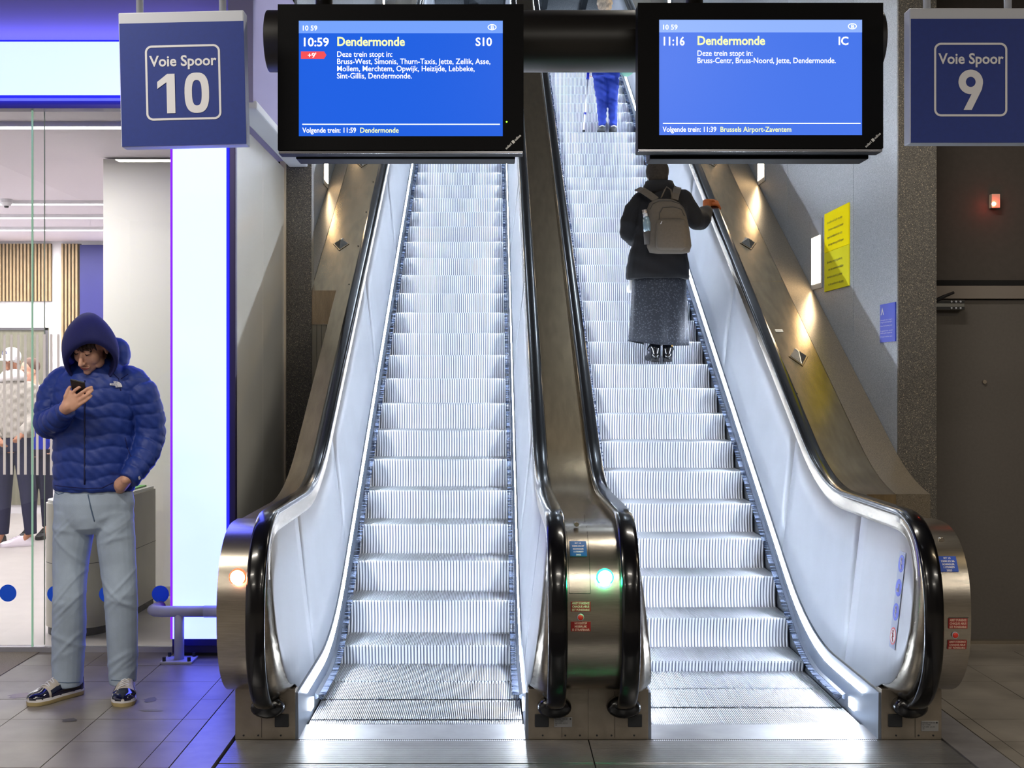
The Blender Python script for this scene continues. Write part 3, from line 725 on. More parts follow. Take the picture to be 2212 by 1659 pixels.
def display(ux0, ux1, v0, v1, sx0, sx1, sv0, sv1, label, scr, bar, title, kind, delay, stops, nxt1, nxt2, nw):
    Y = 4.75; a, b = P(ux0, v1, Y), P(ux1, v0, Y)
    t = thing('departure_display', ((a.x+b.x)/2, Y+.04, a.z), label, 'display', 'departure displays on the tube')
    MB().box(a.x, b.x, Y+.012, Y+.085, a.z, b.z).build('casing', M_black, t, bevel=.004)
    MB().box(a.x+.002, b.x-.002, Y+.004, Y+.012, a.z, a.z+.010).build('bottom_trim', mat('trim_steel', (150, 150, 155), .25, .9), t, bevel=.001)
    bb = P(0, 343.5, Y+.085).z
    MB().box(a.x+.055, b.x-.03, Y+.085, Y+.20, bb, b.z-.04).build('rear_housing', M_black, t, bevel=.004)
    s0, s1 = P(sx0, sv1, Y), P(sx1, sv0, Y)
    # frame in front of a slightly recessed screen
    fr = MB()
    fr.box(a.x, s0.x, Y, Y+.013, a.z+.012, b.z).box(s1.x, b.x, Y, Y+.013, a.z+.012, b.z).box(s0.x, s1.x, Y, Y+.013, a.z+.012, s0.z).box(s0.x, s1.x, Y, Y+.013, s1.z, b.z)
    fr.build('bezel', M_black, t)
    S_ = MB().box(s0.x, s1.x, Y+.006, Y+.012, s0.z, s1.z).build('screen', scr, t)
    zb = P(0, sv0+27, Y).z
    MB().box(s0.x, s1.x, Y+.0052, Y+.0062, zb, s1.z).build('title_bar', bar, S_)
    k = Y/F
    T = lambda u, v: FRONT(P(u, v, Y).x, Y+.0046, P(u, v, Y).z)
    w = MB(); o = sx0-645; q = sv0-44
    w.text('10 59', 15*k, T(651+o, 65+q), width=31*k, bold=.0003)
    w.text('10:59' if delay else '11:16', 26*k, T(651+o, 99+q), width=(54 if delay else 45)*k, bold=.0008)
    w.text(kind, 25*k, T((1027 if delay else 1811)+(o if delay else 0), 98+q), width=(35 if delay else 21)*k, bold=.0008)
    for i, (s_, wd) in enumerate(stops): w.text(s_, 17*k, T(727+o, 122+q+15.6*i), width=wd*k, bold=.00012)
    w.text(nxt1, 15.5*k, T(653+o, 286+q), width=116*k, bold=.0003)
    w.add([P(653+o, 267.5+q, Y+.0046), P(1080+o, 267.5+q, Y+.0046), P(1080+o, 269.5+q, Y+.0046), P(653+o, 269.5+q, Y+.0046)], [(0, 1, 2, 3)])
    # letter B in an oval, drawn as a ring and a letter
    cx, cz = P(1063+o, 0, Y).x, P(0, 58+q, Y).z; n = 28
    def rg(ra, rb): return [(cx+ra*k*math.cos(2*math.pi*i/n), Y+.0046, cz+rb*k*math.sin(2*math.pi*i/n)) for i in range(n)]
    w.loft([rg(9.5, 6.5), rg(7.8, 5.0)], cap=False)
    w.text('B', 11*k, FRONT(cx-3.4*k, Y+.0046, cz-3.9*k), width=6.6*k, bold=.0002)
    w.build('lettering', M_txt, S_, fixn=False)
    y = MB(); y.text(title, 27*k, T(727+o, 98+q), width=146*k, bold=.0011)
    y.text(nxt2, 15.5*k, T(653+124+o, 286+q), width=nw*k, bold=.0003)
    y.build('lettering', M_txty, S_, fixn=False)
    if delay:
        z = [(650, 111), (700, 111), (705, 119), (700, 127), (650, 127)]
        d = MB().add([P(u+o, v+q, Y+.0048) for u, v in z], [(0, 1, 2, 3, 4)]).build('delay_flag', M_rdb, S_, fixn=False)
        MB().text("+9'", 15*k, FRONT(P(664+o, 0, Y).x, Y+.0042, P(0, 124+q, Y).z), bold=.0003).build('lettering', M_txt, S_, fixn=False)
        c = P(1094.5, 263, Y); MB().ball((c.x, Y, c.z), .0035, 8, 6).build('status_light', emat('green_dot', (.35, .9, .05), 2), t)
    # maker's mark in the corner, running up to the right
    c = P(ux1-37, v1-6, Y)
    M = FRONT(c.x, Y-.0006, c.z+.003, math.radians(43))
    mk = MB().text('solari', .0135, M, bold=.0003).text('udine', .0135, M @ Matrix.Translation((.047, 0, 0)), bold=.0003)
    mk.prism([(.034, -.002), (.044, -.002), (.044, .010), (.034, .010)], .0003, M)
    mk.build('maker_mark', mat('grey_print', (225, 225, 222), .5), t, fixn=False)
    return t
display(600, 1131, 9, 331, 645, 1086, 44, 294, 'left departure display listing the 10:59 train with a red delay flag', M_scr, M_bar, 'Dendermonde', 'S10', True,
        [('Deze trein stopt in:', 119), ('Bruss-West, Simonis, Thurn-Taxis, Jette, Zellik, Asse,', 331), ('Mollem, Merchtem, Opwijk, Heizijde, Lebbeke,', 297), ('Sint-Gillis, Dendermonde.', 162)],
        'Volgende trein: 11:59', 'Dendermonde', 83)
display(1378, 1908, 6, 327, 1424, 1863, 42, 292, 'right departure display listing the 11:16 train in paler blue', M_scr2, M_bar2, 'Dendermonde', 'IC', False,
        [('Deze trein stopt in:', 119), ('Bruss-Centr, Bruss-Noord, Jette, Dendermonde.', 299)], 'Volgende trein: 11:39', 'Brussels Airport-Zaventem', 153)

# ---------------------------------------------------------------- platform signs
def psign(cu, cv, roll, num, label, w_px, h_px, fu0, fv0, fw, fh, hang):
    Y = 4.6; c = P(cu, cv, Y); k = Y/F
    t = thing('platform_sign', (c.x, Y+.035, c.z), label, 'sign', 'hanging platform signs')
    R = Matrix.Translation(c) @ Matrix.Rotation(-roll, 4, 'Y')
    W, H = w_px*k/2, h_px*k/2
    MB().box(-W, W, .0, .066, -H, H, R).build('case', M_silver, t, bevel=.004)
    f = MB().box(-W+.004, W-.001, -.003, .001, -H+.001, H-24*k, R).build('face', M_blue, t)
    n = 8; rr = 15*k
    x0, x1 = (fu0)*k, (fu0+fw)*k; z1, z0 = -fv0*k, -(fv0+fh)*k; th = 4.5*k
    def rrect(i):
        out = []
        for cx, cz, a0 in ((x1-rr, z1-rr, 0), (x0+rr, z1-rr, 90), (x0+rr, z0+rr, 180), (x1-rr, z0+rr, 270)):
            for j in range(n+1):
                a = math.radians(a0+90*j/n); out.append(R @ Vector((cx+(rr-i)*math.cos(a), -.0042, cz+(rr-i)*math.sin(a))))
        return out
    MB().loft([rrect(0), rrect(th)], cap=False).build('border', M_lett, f, fixn=False)
    L = lambda x, z: R @ Matrix.Translation((x, -.0042, z)) @ Matrix.Rotation(math.pi/2, 4, 'X')
    MB().text('Voie Spoor', 32*k, L(x0+10*k, z1-45*k), width=(fw-17)*k, bold=.0012).build('lettering', M_lett, f, fixn=False)
    q = MB()
    if num == '10':
        # figure one and zero drawn with straight, rounded shapes
        q.prism([(24, -147), (24+18, -147), (42, -62), (26, -62), (4, -79), (4, -94), (24, -80)], .4, L(x0+21*k, z1) @ Matrix.Scale(k, 4))
        cx, cy = x0+110*k, z1-104*k
        def oo(a, b, p=2.6): return [L(cx+a*k*math.copysign(abs(math.cos(t_))**(2/p), math.cos(t_)), cy+b*k*math.copysign(abs(math.sin(t_))**(2/p), math.sin(t_))) @ Vector((0, 0, 0)) for t_ in [2*math.pi*i/40 for i in range(40)]]
        q.loft([oo(26.5, 43.5, 2.7), oo(10.5, 27.5, 2.7)], cap=False)
    else:
        cx, cy = x0+79*k, z1-84.5*k
        def oo(a, b): return [L(cx+a*k*math.cos(t_), cy+b*k*math.sin(t_)) @ Vector((0, 0, 0)) for t_ in [2*math.pi*i/40 for i in range(40)]]
        q.loft([oo(26.5, 26.5), oo(10.5, 11)], cap=False)
        q.prism([(26.4, -2.5), (24, -16), (2, -60.5), (-15.5, -60.5), (8, -14), (12, -10)], .4, L(cx, cy) @ Matrix.Scale(k, 4))
    q.build('numeral', M_lett, f, fixn=False)
    for u in hang:
        p0 = P(u, 25, Y+.033); MB().cyl((p0.x, Y+.033, p0.z-.01), (p0.x, Y+.033, 4.2), .0135, 14).build('hanging_rod', M_silver, t, smooth=True)
psign(394, 169.5, math.radians(1.35), '10', 'hanging platform sign with number 10 in front of the lit shop fascia', 271, 290, -79, -72, 162, 162, (302, 481))
psign(2100, 163, 0, '9', 'hanging platform sign with number 9 at the right edge of the photo', 270, 292, -83, -70, 158, 159, (2002, 2177))

# ---------------------------------------------------------------- shop front
YG = 7.35
M_box = mat('lightbox_face', (200, 215, 230), .3, emis=(.64, .82, 7.0), estr=1.0)
M_bedge = emat('blue_edge_glow', (.02, .02, 1.4), 1.5); M_bedge2 = mat('blue_lit_metal', (58, 52, 92), .35, .5)
M_purple = emat('violet_edge_glow', (.22, .02, 1.2), 1.3)
lf, lr = P(373, 0, 7.2).x, P(489, 0, 7.2).x; zt, zb = P(0, 90, 7.2).z, P(0, 206, 7.2).z
zbot = P(0, 1380, 7.2).z
t = thing('light_portal', ((lf+lr)/2, 7.25, 0), 'glowing pale blue light box frame around the shop front, behind the hooded man', 'light box')
MB().box(lf, lr, 7.2, 7.225, zbot, zt).build('upright_panel', M_box, t)
MB().box(-5.98, lf-.003, 7.2, 7.225, zb, zt).build('lintel_panel', M_box, t)
MB().box(lf-.012, lf-.002, 7.195, 7.24, zbot, zb).build('edge_light', M_purple, t)
MB().box(lr+.001, lr+.012, 7.195, 7.24, zbot-.05, 3.1).build('edge_light', M_bedge, t)
MB().box(-5.98, lr-.002, 7.197, 7.225, zt, zt+.010).build('edge_light', M_bedge, t)
MB().box(-5.98, lf-.003, 7.197, 7.225, zb-.010, zb).build('edge_light', M_bedge, t)
MB().box(lf, lr, 7.197, 7.24, zbot-.038, zbot-.001).build('bottom_rail', mat('navy_rail', (16, 14, 120), .4), t)
MB().box(lf-.01, lr+.01, 7.23, 7.29, .02, 3.1).build('casing', M_bedge2, t)
MB().box(lr+.014, lr+.05, 7.21, 7.26, 0, 3.13).build('corner_profile', M_bedge2, t, bevel=.003)
MB().box(lf, lr, 7.25, 7.33, 0, .03).build('foot', M_dark, t)
# frame and panes
zg = P(0, 237, YG).z
wf = MB().box(-6, lf, YG-.04, YG+.04, zg, zb-.02).build('window_1', mat('alu_head', (150, 152, 178), .4, .5), bevel=.003); tag(wf, kind='structure')
MB().box(-6, lf, YG-.06, YG+.03, zb-.055, zb-.012).build('head_strip', M_bedge2, wf)
MB().box(-6, lf+.0, YG-.02, YG+.03, 0, .03).build('sill', mat('alu_sill', (170, 170, 178), .4, .5), wf)
M_glass = glassmat('clear_glass', (.97, .99, .975), .9)
M_gedge = mat('green_glass_edge', (120, 165, 140), .15, emis=(.30, .50, .36), estr=.6)  # pane edge given its own emission, brightness put into the material
xg = P(70, 0, YG).x
MB().box(xg+.004, lf-.005, YG-.004, YG+.004, .03, zg).build('pane', M_glass, wf)
MB().box(-4.6, xg-.004, YG+.03, YG+.038, .03, zg).build('pane', M_glass, wf)
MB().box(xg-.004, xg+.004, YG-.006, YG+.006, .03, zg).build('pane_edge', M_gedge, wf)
MB().box(xg+.05, xg+.054, YG+.05, YG+.058, .03, zg).build('pane_edge', mat('faint_edge', (200, 215, 205), .2), wf)
# blue dots and white bars stuck on the glass
M_dot = mat('blue_dot_film', (12, 96, 250), .4); M_barf = mat('white_bar_film', (225, 216, 208), .5, emis=(.7, .64, .6), estr=.35)  # bar film given some emission, so the bars look lit
rdot = 18.5*YG/F
for u in (13, 121, 233, 347, -97, -207):
    c = P(u, 1283, YG); yy = YG-.006 if u > 70 else YG+.028
    q = MB().loft([[(c.x+rdot*math.cos(2*math.pi*i/32), yy+d, c.z+rdot*math.sin(2*math.pi*i/32)) for i in range(32)] for d in (0, .0012)]).build('dot_decal', M_dot, wf)
za, zb2 = P(0, 1026, YG).z, P(0, 722, YG).z
for i in range(-14, 9):
    u = 5.5+15.15*i; c = P(u, 0, YG); yy = YG-.006 if u > 68 else YG+.028
    MB().box(c.x-.0075, c.x+.0075, yy, yy+.001, za, zb2 if u < 100 else zb2).build('bar_decal', M_barf, wf)

# ---------------------------------------------------------------- shop interior
st(MB().box(-6, -1.6, 7.38, 15.2, -.05, .0), 'floor_shop', M_lfloor)
st(MB().box(-6, -1.6, 7.43, 15.2, 3.23, 3.3), 'ceiling_shop', mat('shop_ceiling', (250, 240, 250), .6))
st(MB().box(-2.875, -1.6, 9.24, 9.34, 0, 3.22), 'wall_shop_partition', mat('cream_wall', (242, 240, 230), .5))
st(MB().box(-2.88, -1.6, 9.225, 9.24, 0, .07), 'baseboard_partition', mat('grey_skirting', (180, 178, 170), .5))
YBK = 14.9
back = st(MB().box(-6, -1.6, YBK, YBK+.1, 0, 3.23), 'wall_shop_back', M_white2)
zlo, zhi = P(0, 651, YBK).z, P(0, 527, YBK).z
M_wood = mat('wood_slat', (176, 150, 112), .5, noise=.12, scale=8); M_slatd = mat('slat_gap', (70, 58, 44), .7)
MB().box(-6, P(113, 0, YBK).x, YBK-.01, YBK, zlo, zhi).box(P(135, 0, YBK).x, P(176, 0, YBK).x, YBK-.01, YBK, P(0, 760, YBK).z, zhi).build('slat_backing', M_slatd, back)
x = P(-6, 0, YBK).x
def slats(u0, u1, z0, z1):
    x = P(u0, 0, YBK).x; x1 = P(u1, 0, YBK).x
    while x < x1-.02:
        MB().box(x, x+.022, YBK-.045, YBK-.01, z0, z1).build('slat', M_wood, back); x += .042
slats(-60, 113, zlo, zhi); slats(135, 176, P(0, 760, YBK).z, zhi)
a, b = P(176, 900, YBK), P(223, 530, YBK)
o = MB().box(a.x, b.x+.1, YBK-.06, YBK-.05, a.z, b.z).build('blue_banner', mat('banner_blue', (36, 36, 112), .5)); tag(o, 'deep blue banner hanging beside the wood slats inside the shop', 'banner')
a, b = P(-70, 1090, YBK), P(106, 708, YBK)
dw = MB().box(a.x, b.x, YBK-.03, YBK-.001, a.z, b.z).build('door_2', mat('grey_glass_door', (128, 126, 108), .3, noise=.15, scale=3, stretch=(12, 1, .3))); tag(dw, kind='structure')
MB().box(b.x-.03, b.x, YBK-.05, YBK-.03, a.z, b.z).box(a.x, b.x, YBK-.05, YBK-.03, b.z-.03, b.z).build('door_frame', mat('dark_frame', (90, 88, 92), .4), dw)
M_lines = emat('ceiling_line_light', (1, .97, 1), 4)
for v in (265, 434, 464, 491):
    Y = (3.23-CH)*F/(V0-v); tt = thing('line_light', (-4.4, Y, 3.2), {265: 'long white line light on the shop ceiling nearest the glass', 434: 'white line light on the shop ceiling, second from the glass', 464: 'white line light on the shop ceiling, third from the glass', 491: 'white line light on the shop ceiling farthest from the glass'}[v], 'ceiling light', 'line lights in the shop')
    MB().box(-5.9, -1.7 if Y < 9 else -2.9, Y-.035, Y+.035, 3.20, 3.23).build('housing', M_white2, tt)
    MB().box(-5.85, -1.75 if Y < 9 else -2.95, Y-.022, Y+.022, 3.192, 3.201).build('diffuser', M_lines, tt)
c = P(14, 433, 11.4)
tt = thing('smoke_detector', (c.x, 11.4, 3.2), 'small round smoke detector on the shop ceiling at the left edge', 'smoke detector')
MB().tube([(c.x, 11.4, 3.23), (c.x, 11.4, 3.20), (c.x, 11.4, 3.17)], [.055, .055, .035], 18, ref=(0, 1, 0)).build('housing', M_white2, tt)
MB().tube([(c.x, 11.4, 3.17), (c.x, 11.4, 3.155)], [.022, .018], 12, ref=(0, 1, 0)).build('sensor', M_dark, tt)
# ticket gate / counter with a rounded front
g0 = P(90, 0, 7.85).x; g1 = P(228, 0, 7.85).x; gz = .82; M_gate = mat('grey_gate_metal', (200, 196, 184), .42, .1, noise=.05, scale=5)
tt = thing('ticket_gate', ((g0+g1)/2, 8.3, 0), 'grey rounded metal ticket gate with a green top, behind the glass and the hooded man', 'ticket gate')
def cap(ins, n=16):
    r = (g1-g0)/2-ins; cx = (g0+g1)/2; pts = [(cx-r*math.cos(math.pi*i/n), 7.76+.20-(.20-ins)*math.sin(math.pi*i/n)) for i in range(n+1)]
    return pts+[(g1-ins+.03, 8.9-ins), (g0+ins+.03, 8.9-ins)]
def capm(z0, z1, ins, m, nm):
    pts = cap(ins); return MB().loft([[(x, y, z0) for x, y in pts], [(x, y, z1) for x, y in pts]]).build(nm, m, tt, auto=30)
capm(0, .05, .012, M_dark, 'plinth'); capm(.05, gz, 0, M_gate, 'body'); capm(gz, gz+.02, .01, mat('gate_rim', (200, 200, 196), .3, .4), 'rim'); capm(gz+.02, gz+.03, .05, mat('gate_green', (88, 170, 70), .4), 'green_top')
capm(.45, .453, -.001, M_dark, 'seam')
# low tube barrier
tt = thing('tube_barrier', (P(388, 0, 7.12).x, 7.12, 0), 'low grey tube barrier on a bolted foot beside the left escalator newel', 'barrier')
bx = P(388, 0, 7.12).x; bz = .28
MB().tube([(P(313, 0, 7.1).x+.045, 7.27, bz), (P(313, 0, 7.1).x+.032, 7.21, bz), (P(313, 0, 7.1).x+.03, 7.155, bz), (P(313, 0, 7.1).x+.05, 7.125, bz), (P(313, 0, 7.1).x+.10, 7.11, bz), (bx, 7.11, bz), (-1.62, 7.11, bz)], .032, 16).build('rail', M_rail, tt, smooth=True)
MB().tube([(-1.64, 7.11, bz), (-1.26, 7.11, bz)], .034, 16).build('rail_sleeve', M_rail, tt, smooth=True)
MB().cyl((bx, 7.11, .01), (bx, 7.11, bz), .028, 18).build('post', M_rail, tt, smooth=True)
MB().box(bx-.09, bx+.09, 7.03, 7.19, .0, .012).build('foot_plate', M_rail, tt, bevel=.002)
for dx in (-.07, .07):
    for dy in (-.06, .06):
        MB().cyl((bx+dx, 7.11+dy, .012), (bx+dx, 7.11+dy, .035), .010, 6).build('bolt', M_dark, tt)
# ---------------------------------------------------------------- people
from mathutils.bvhtree import BVHTree
M_skin = mat('skin', (222, 170, 144), .5, noise=.05, scale=40)
M_skin2 = mat('skin_darker', (170, 116, 88), .5, noise=.05, scale=40)
def skinned(mb, vox, name, m, parent, smooth=3, disp=None):
    me = mb.mesh('tmp', None); bm = bmesh.new(); bm.from_mesh(me); bmesh.ops.recalc_face_normals(bm, faces=bm.faces); bm.to_mesh(me); bm.free()
    o = bpy.data.objects.new('tmp', me); COL.objects.link(o)
    r = o.modifiers.new('r', 'REMESH'); r.mode = 'VOXEL'; r.voxel_size = vox
    s = o.modifiers.new('s', 'SMOOTH'); s.factor = .5; s.iterations = smooth
    dg = bpy.context.evaluated_depsgraph_get(); me2 = bpy.data.meshes.new_from_object(o.evaluated_get(dg)); bpy.data.objects.remove(o)
    n = len(me2.vertices); co = np.empty(n*3); me2.vertices.foreach_get('co', co); co = co.reshape(-1, 3)
    if disp is not None:
        no = np.empty(n*3); me2.vertices.foreach_get('normal', no); no = no.reshape(-1, 3); co = co+no*disp(co)[:, None]
    c = Vector((co.min(0)+co.max(0))/2); me2.vertices.foreach_set('co', (co-np.array(c)).ravel())
    me2.materials.clear(); me2.materials.append(m); me2.polygons.foreach_set('use_smooth', [True]*len(me2.polygons)); me2.update(); me2.name = name
    o = bpy.data.objects.new(name, me2); link(o, parent, c); o['_w'] = 0; del o['_w']
    return o
def bvh(o):
    w_ = WL[o.name]; me = o.data; return BVHTree.FromPolygons([v.co+w_ for v in me.vertices], [tuple(p.vertices) for p in me.polygons])
def hit(t, u, v, lift=.002):
    o = Vector((0, 0, CH)); d = (P(u, v, 1.0)-o).normalized(); r = t.ray_cast(o, d)
    return None if r[0] is None else r[0]-d*lift
def segdist(co, a, b):
    a = np.array(a); b = np.array(b); ab = b-a; t = np.clip(((co-a)@ab)/(ab@ab), 0, 1); return np.linalg.norm(co-(a+t[:, None]*ab), axis=1), t
HEADS = {}
def head_mb(mb, M, s=1.0, ears=True):
    """union pieces of a head in a local frame: x right, -y forward, z up, metres; origin between the ears"""
    b = lambda c, r: mb.ball(M @ Vector([k*s for k in c]), tuple(k*s for k in r), 20, 12, M.to_3x3())
    b((0, .012, .045), (.076, .095, .088)); b((0, -.030, -.015), (.062, .066, .078)); b((0, -.050, -.072), (.036, .040, .034)); b((0, -.075, -.094), (.020, .018, .017))
    for q in (-1, 1):
        b((q*.040, -.055, -.022), (.026, .030, .034)); b((q*.046, -.028, -.062), (.020, .036, .026)); b((q*.030, -.083, .016), (.0155, .013, .0125)); b((q*.030, -.086, .034), (.022, .012, .008))
        b((q*.011, -.106, -.036), (.009, .010, .008))
        if ears: b((q*.077, .004, .0), (.008, .018, .030))
    mb.tube([M @ Vector((0, -.088*s, .022*s)), M @ Vector((0, -.102*s, -.005*s)), M @ Vector((0, -.118*s, -.034*s))], [.0085*s, .010*s, .0125*s], 10, dome=True)
    mb.tube([M @ Vector((x*s, (-.094+abs(x)*.35)*s, (-.064+abs(x)*.12)*s)) for x in (-.022, -.011, 0, .011, .022)], .0065*s, 8, dome=True)
    mb.tube([M @ Vector((x*s, (-.092+abs(x)*.35)*s, (-.075+abs(x)*.2)*s)) for x in (-.018, -.009, 0, .009, .018)], .0072*s, 8, dome=True)
def face_details(parent, M, s=1.0, lip=(150, 78, 76), brow=(60, 42, 34), closed=True):
    V = lambda x, y, z: M @ Vector((x*s, y*s, z*s))
    MB().tube([V(x, -.1005+abs(x)*.36, -.0695+abs(x)*.22) for x in (-.024, -.012, 0, .012, .024)], [.002*s, .0042*s, .0048*s, .0042*s, .002*s], 8).build('lips', mat('lips%d' % lip[0], lip, .45), parent, smooth=True)
    for q in (-1, 1):
        MB().tube([V(q*x, -.097+abs(x-.03)*.3-.002, .040-abs(x-.032)*.18) for x in (.014, .022, .032, .044, .050)], [.002*s, .0042*s, .0045*s, .0035*s, .0015*s], 8).build('eyebrow', mat('brow%d' % brow[0], brow, .8), parent, smooth=True)
        e = MB().tube([V(q*x, -.0975+abs(x-.03)*.55, .0125-.004*(1-abs(x-.03)/.014)) for x in (.017, .023, .030, .037, .043)], [.001*s, .0022*s, .0026*s, .0022*s, .001*s], 6)
        e.build('eyelashes', mat('lash', (44, 28, 24), .7), parent, smooth=True)
def finger(mb, pts, r):
    mb.tube(pts, [r*1.0, r*.97, r*.92, r*.82][:len(pts)], 10, dome=True)
def hand_mb(mb, wrist, d, side, nrm, curl=.5, s=1.0, thumb=1):
    """wrist point, d = direction of the fingers, side = towards the little finger, nrm = out of the back of the hand"""
    d = Vector(d).normalized(); side = Vector(side).normalized(); nrm = Vector(nrm).normalized(); w_ = Vector(wrist)
    rings = []
    for t, a, b in ((-.01, .026, .020), (.02, .034, .018), (.05, .040, .016), (.085, .041, .013)):
        c = w_+d*t*s; rings.append([c+side*a*s*math.cos(2*math.pi*k/14)+nrm*b*s*math.sin(2*math.pi*k/14) for k in range(14)])
    mb.loft(rings)
    for k, (o_, L) in enumerate(((-.030, .072), (-.010, .080), (.010, .074), (.029, .058))):
        p = w_+d*.080*s+side*o_*s; pts = [p]; a = 0
        for f in (.45, .32, .23):
            a += curl*(1.0 if f > .4 else 1.15); dd = d*math.cos(a)-nrm*math.sin(a); pts.append(pts[-1]+dd*L*f*s*1.05)
        finger(mb, pts, .0086*s)
    p = w_+d*.025*s-side*.028*s*thumb
    finger(mb, [p, p-side*.022*s*thumb+d*.022*s-nrm*.012*s, p-side*.026*s*thumb+d*.050*s-nrm*.026*s*(1+curl*.4)], .0098*s)
def human(root, J, HM, m, s=1.0, vox=.0055, hands=(), hs=1.0, extra=None):
    """one continuous body mesh from joints (world points)"""
    mb = MB(); head_mb(mb, HM, hs); V = Vector
    neck = V(J['neck']); hc = HM @ V((0, .02, -.05))
    mb.tube([hc, neck], [.052*s, .058*s], 14, ref=(0, 1, 0))
    sl, sr, hl, hr = V(J['sh'][0]), V(J['sh'][1]), V(J['hip'][0]), V(J['hip'][1]); pel = (hl+hr)/2; cd = (sl-sr).normalized()
    chest = (sl+sr)/2; half = (sl-sr).length/2
    up = (chest-pel)
    mb.tube([pel-up*.10, pel, pel+up*.35, pel+up*.75, chest-up*.02, neck-up*.02], [(half*.70, .09*s), (half*.86, .10*s), (half*.70, .088*s), (half*.88, .105*s), (half*.80, .085*s), (.06*s, .055*s)], 18, ref=cd.cross(V((0, 0, 1))))
    for i in (0, 1):
        a, b_, c = V(J['sh'][i]), V(J['el'][i]), V(J['wr'][i])
        mb.tube([a+(chest-a)*.25, a, a+(b_-a)*.5, b_-(b_-a)*.03], [.055*s, .052*s, .044*s, .038*s], 12, dome=True, ref=(0, 1, .1))
        mb.tube([b_, b_+(c-b_)*.35, c], [.038*s, .040*s, .025*s], 12, dome=True, ref=(0, 1, .1))
        a, b_, c = V(J['hip'][i]), V(J['kn'][i]), V(J['an'][i])
        mb.tube([a+V((0, 0, .03)), a+(b_-a)*.4, b_], [.082*s, .070*s, .052*s], 14, dome=True, ref=(0, 1, .05))
        mb.tube([b_, b_+(c-b_)*.3, c], [.052*s, .055*s, .034*s], 12, dome=True, ref=(0, 1, .05))
        f = V(J['foot'][i]); mb.tube([c, c*.5+f*.5, f], [.034*s, .030*s, .022*s], 12, dome=True)
    for h in hands: hand_mb(mb, *h[:5], **(h[5] if len(h) > 5 else {}))
    if extra: extra(mb)
    return skinned(mb, vox, 'body', m, root, 3)
def headM(c, pitch=0, yaw=0, roll=0):
    """pitch > 0 looks down, yaw > 0 looks towards image left; yaw 180 looks away"""
    return Matrix.Translation(c) @ Matrix.Rotation(math.radians(-yaw), 4, 'Z') @ Matrix.Rotation(math.radians(roll), 4, 'Y') @ Matrix.Rotation(math.radians(pitch), 4, 'X')

# ------------------------------------------------ hooded man with a phone
M_jack = mat('royal_blue_quilted_nylon', (28, 56, 140), .55, noise=.08, scale=30, bump=.3, bscale=90)
M_hood = mat('navy_fleece', (22, 26, 88), .85, noise=.12, scale=200)
M_jean = mat('light_blue_denim', (168, 184, 204), .8, noise=.10, scale=9, bump=.35, bscale=260)
M_bar_ = M_lett
man = thing('person', (-2.0, 6.3, 0), 'person in blue puffer jacket, hood up, pale jeans, looking down at a phone', 'person')
def Z(u, v, Y=6.3): return P(u, v, Y)
HM = headM(Z(199, 751, 6.19), 28, 14, 6)
J = dict(neck=Z(205, 806, 6.30), sh=(Z(128, 835), Z(290, 838)), el=(Z(104, 922, 6.24), Z(324, 940, 6.33)), wr=(Z(150, 878, 6.01), Z(272, 1036, 6.16)),
         hip=(Z(165, 1100), Z(243, 1100)), kn=(Z(150, 1290, 6.27), Z(262, 1290, 6.27)), an=(Z(146, 1480, 6.32), Z(266, 1480, 6.32)),
         foot=((-2.17, 6.28, .035), (-1.85, 6.28, .035)))
def phone_hand(mb):
    Y0 = 6.00; q = lambda u, v, y=Y0: P(u, v, y)
    mb.tube([q(141, 882, 6.01), q(150, 874), q(160, 864)], [(.030, .019), (.041, .020), (.044, .017)], 16, ref=(0, 1, 0))
    mb.tube([q(150, 872), q(160, 860), q(166, 852)], [(.036, .015), (.044, .015), (.040, .013)], 16, ref=(0, 1, 0))
    finger(mb, [q(152, 854), q(163, 842, 5.985), q(172, 836, 5.985), q(181, 833, 6.00)], .0088)
    finger(mb, [q(160, 860), q(177, 848, 5.978), q(188, 840, 5.978), q(198, 836, 5.995)], .0092)
    finger(mb, [q(166, 868), q(182, 857, 5.978), q(193, 849, 5.98), q(200, 843, 5.995)], .0088)
    finger(mb, [q(170, 876), q(184, 867, 5.985), q(192, 860, 5.985), q(198, 855, 5.995)], .0078)
    finger(mb, [q(142, 870), q(141, 856, 5.99), q(146, 844, 5.995), q(151, 836, 6.01)], .0102)
    mb.tube([q(138, 886, 6.03), q(146, 878, 6.005)], [.029, .031], 12, dome=True)
def pocket_hand(mb):
    hand_mb(mb, Z(254, 1052, 6.27), (-.45, .12, -1), (1, 0, -.2), (0, -1, -.2), .15)
    mb.tube([Z(275, 1034, 6.17), Z(262, 1046, 6.20), Z(254, 1056, 6.26)], [.030, .036, .036], 12, dome=True)
body = human(man, J, HM, M_skin, 1.0, .0046, extra=lambda mb: (phone_hand(mb), pocket_hand(mb)))
face_details(man, HM)
# fringe of hair under the hood
hb = MB(); rr = random.Random(5)
for i in range(26):
    x = -.062+.124*i/25; V_ = lambda a, b_, c: HM @ Vector((a, b_, c))
    hb.tube([V_(x*.8, -.055, .092), V_(x, -.086+abs(x)*.5, .078), V_(x*1.02+rr.uniform(-.006, .006), -.106+abs(x)*.55, .052), V_(x*1.0+.008+rr.uniform(-.01, .01), -.103+abs(x)*.55, .030+rr.uniform(-.006, .008))], [.010, .010, .008, .002], 6)
hb.build('hair', mat('brown_hair', (58, 40, 34), .6), man, smooth=True)
MB().tube([HM @ Vector((x, -.1005+abs(x)*.42, -.0535+abs(x)*-.1)) for x in (-.026, -.013, 0, .013, .026)], [.001, .0026, .002, .0026, .001], 6).build('moustache', mat('stubble', (150, 106, 86), .8), man, smooth=True)
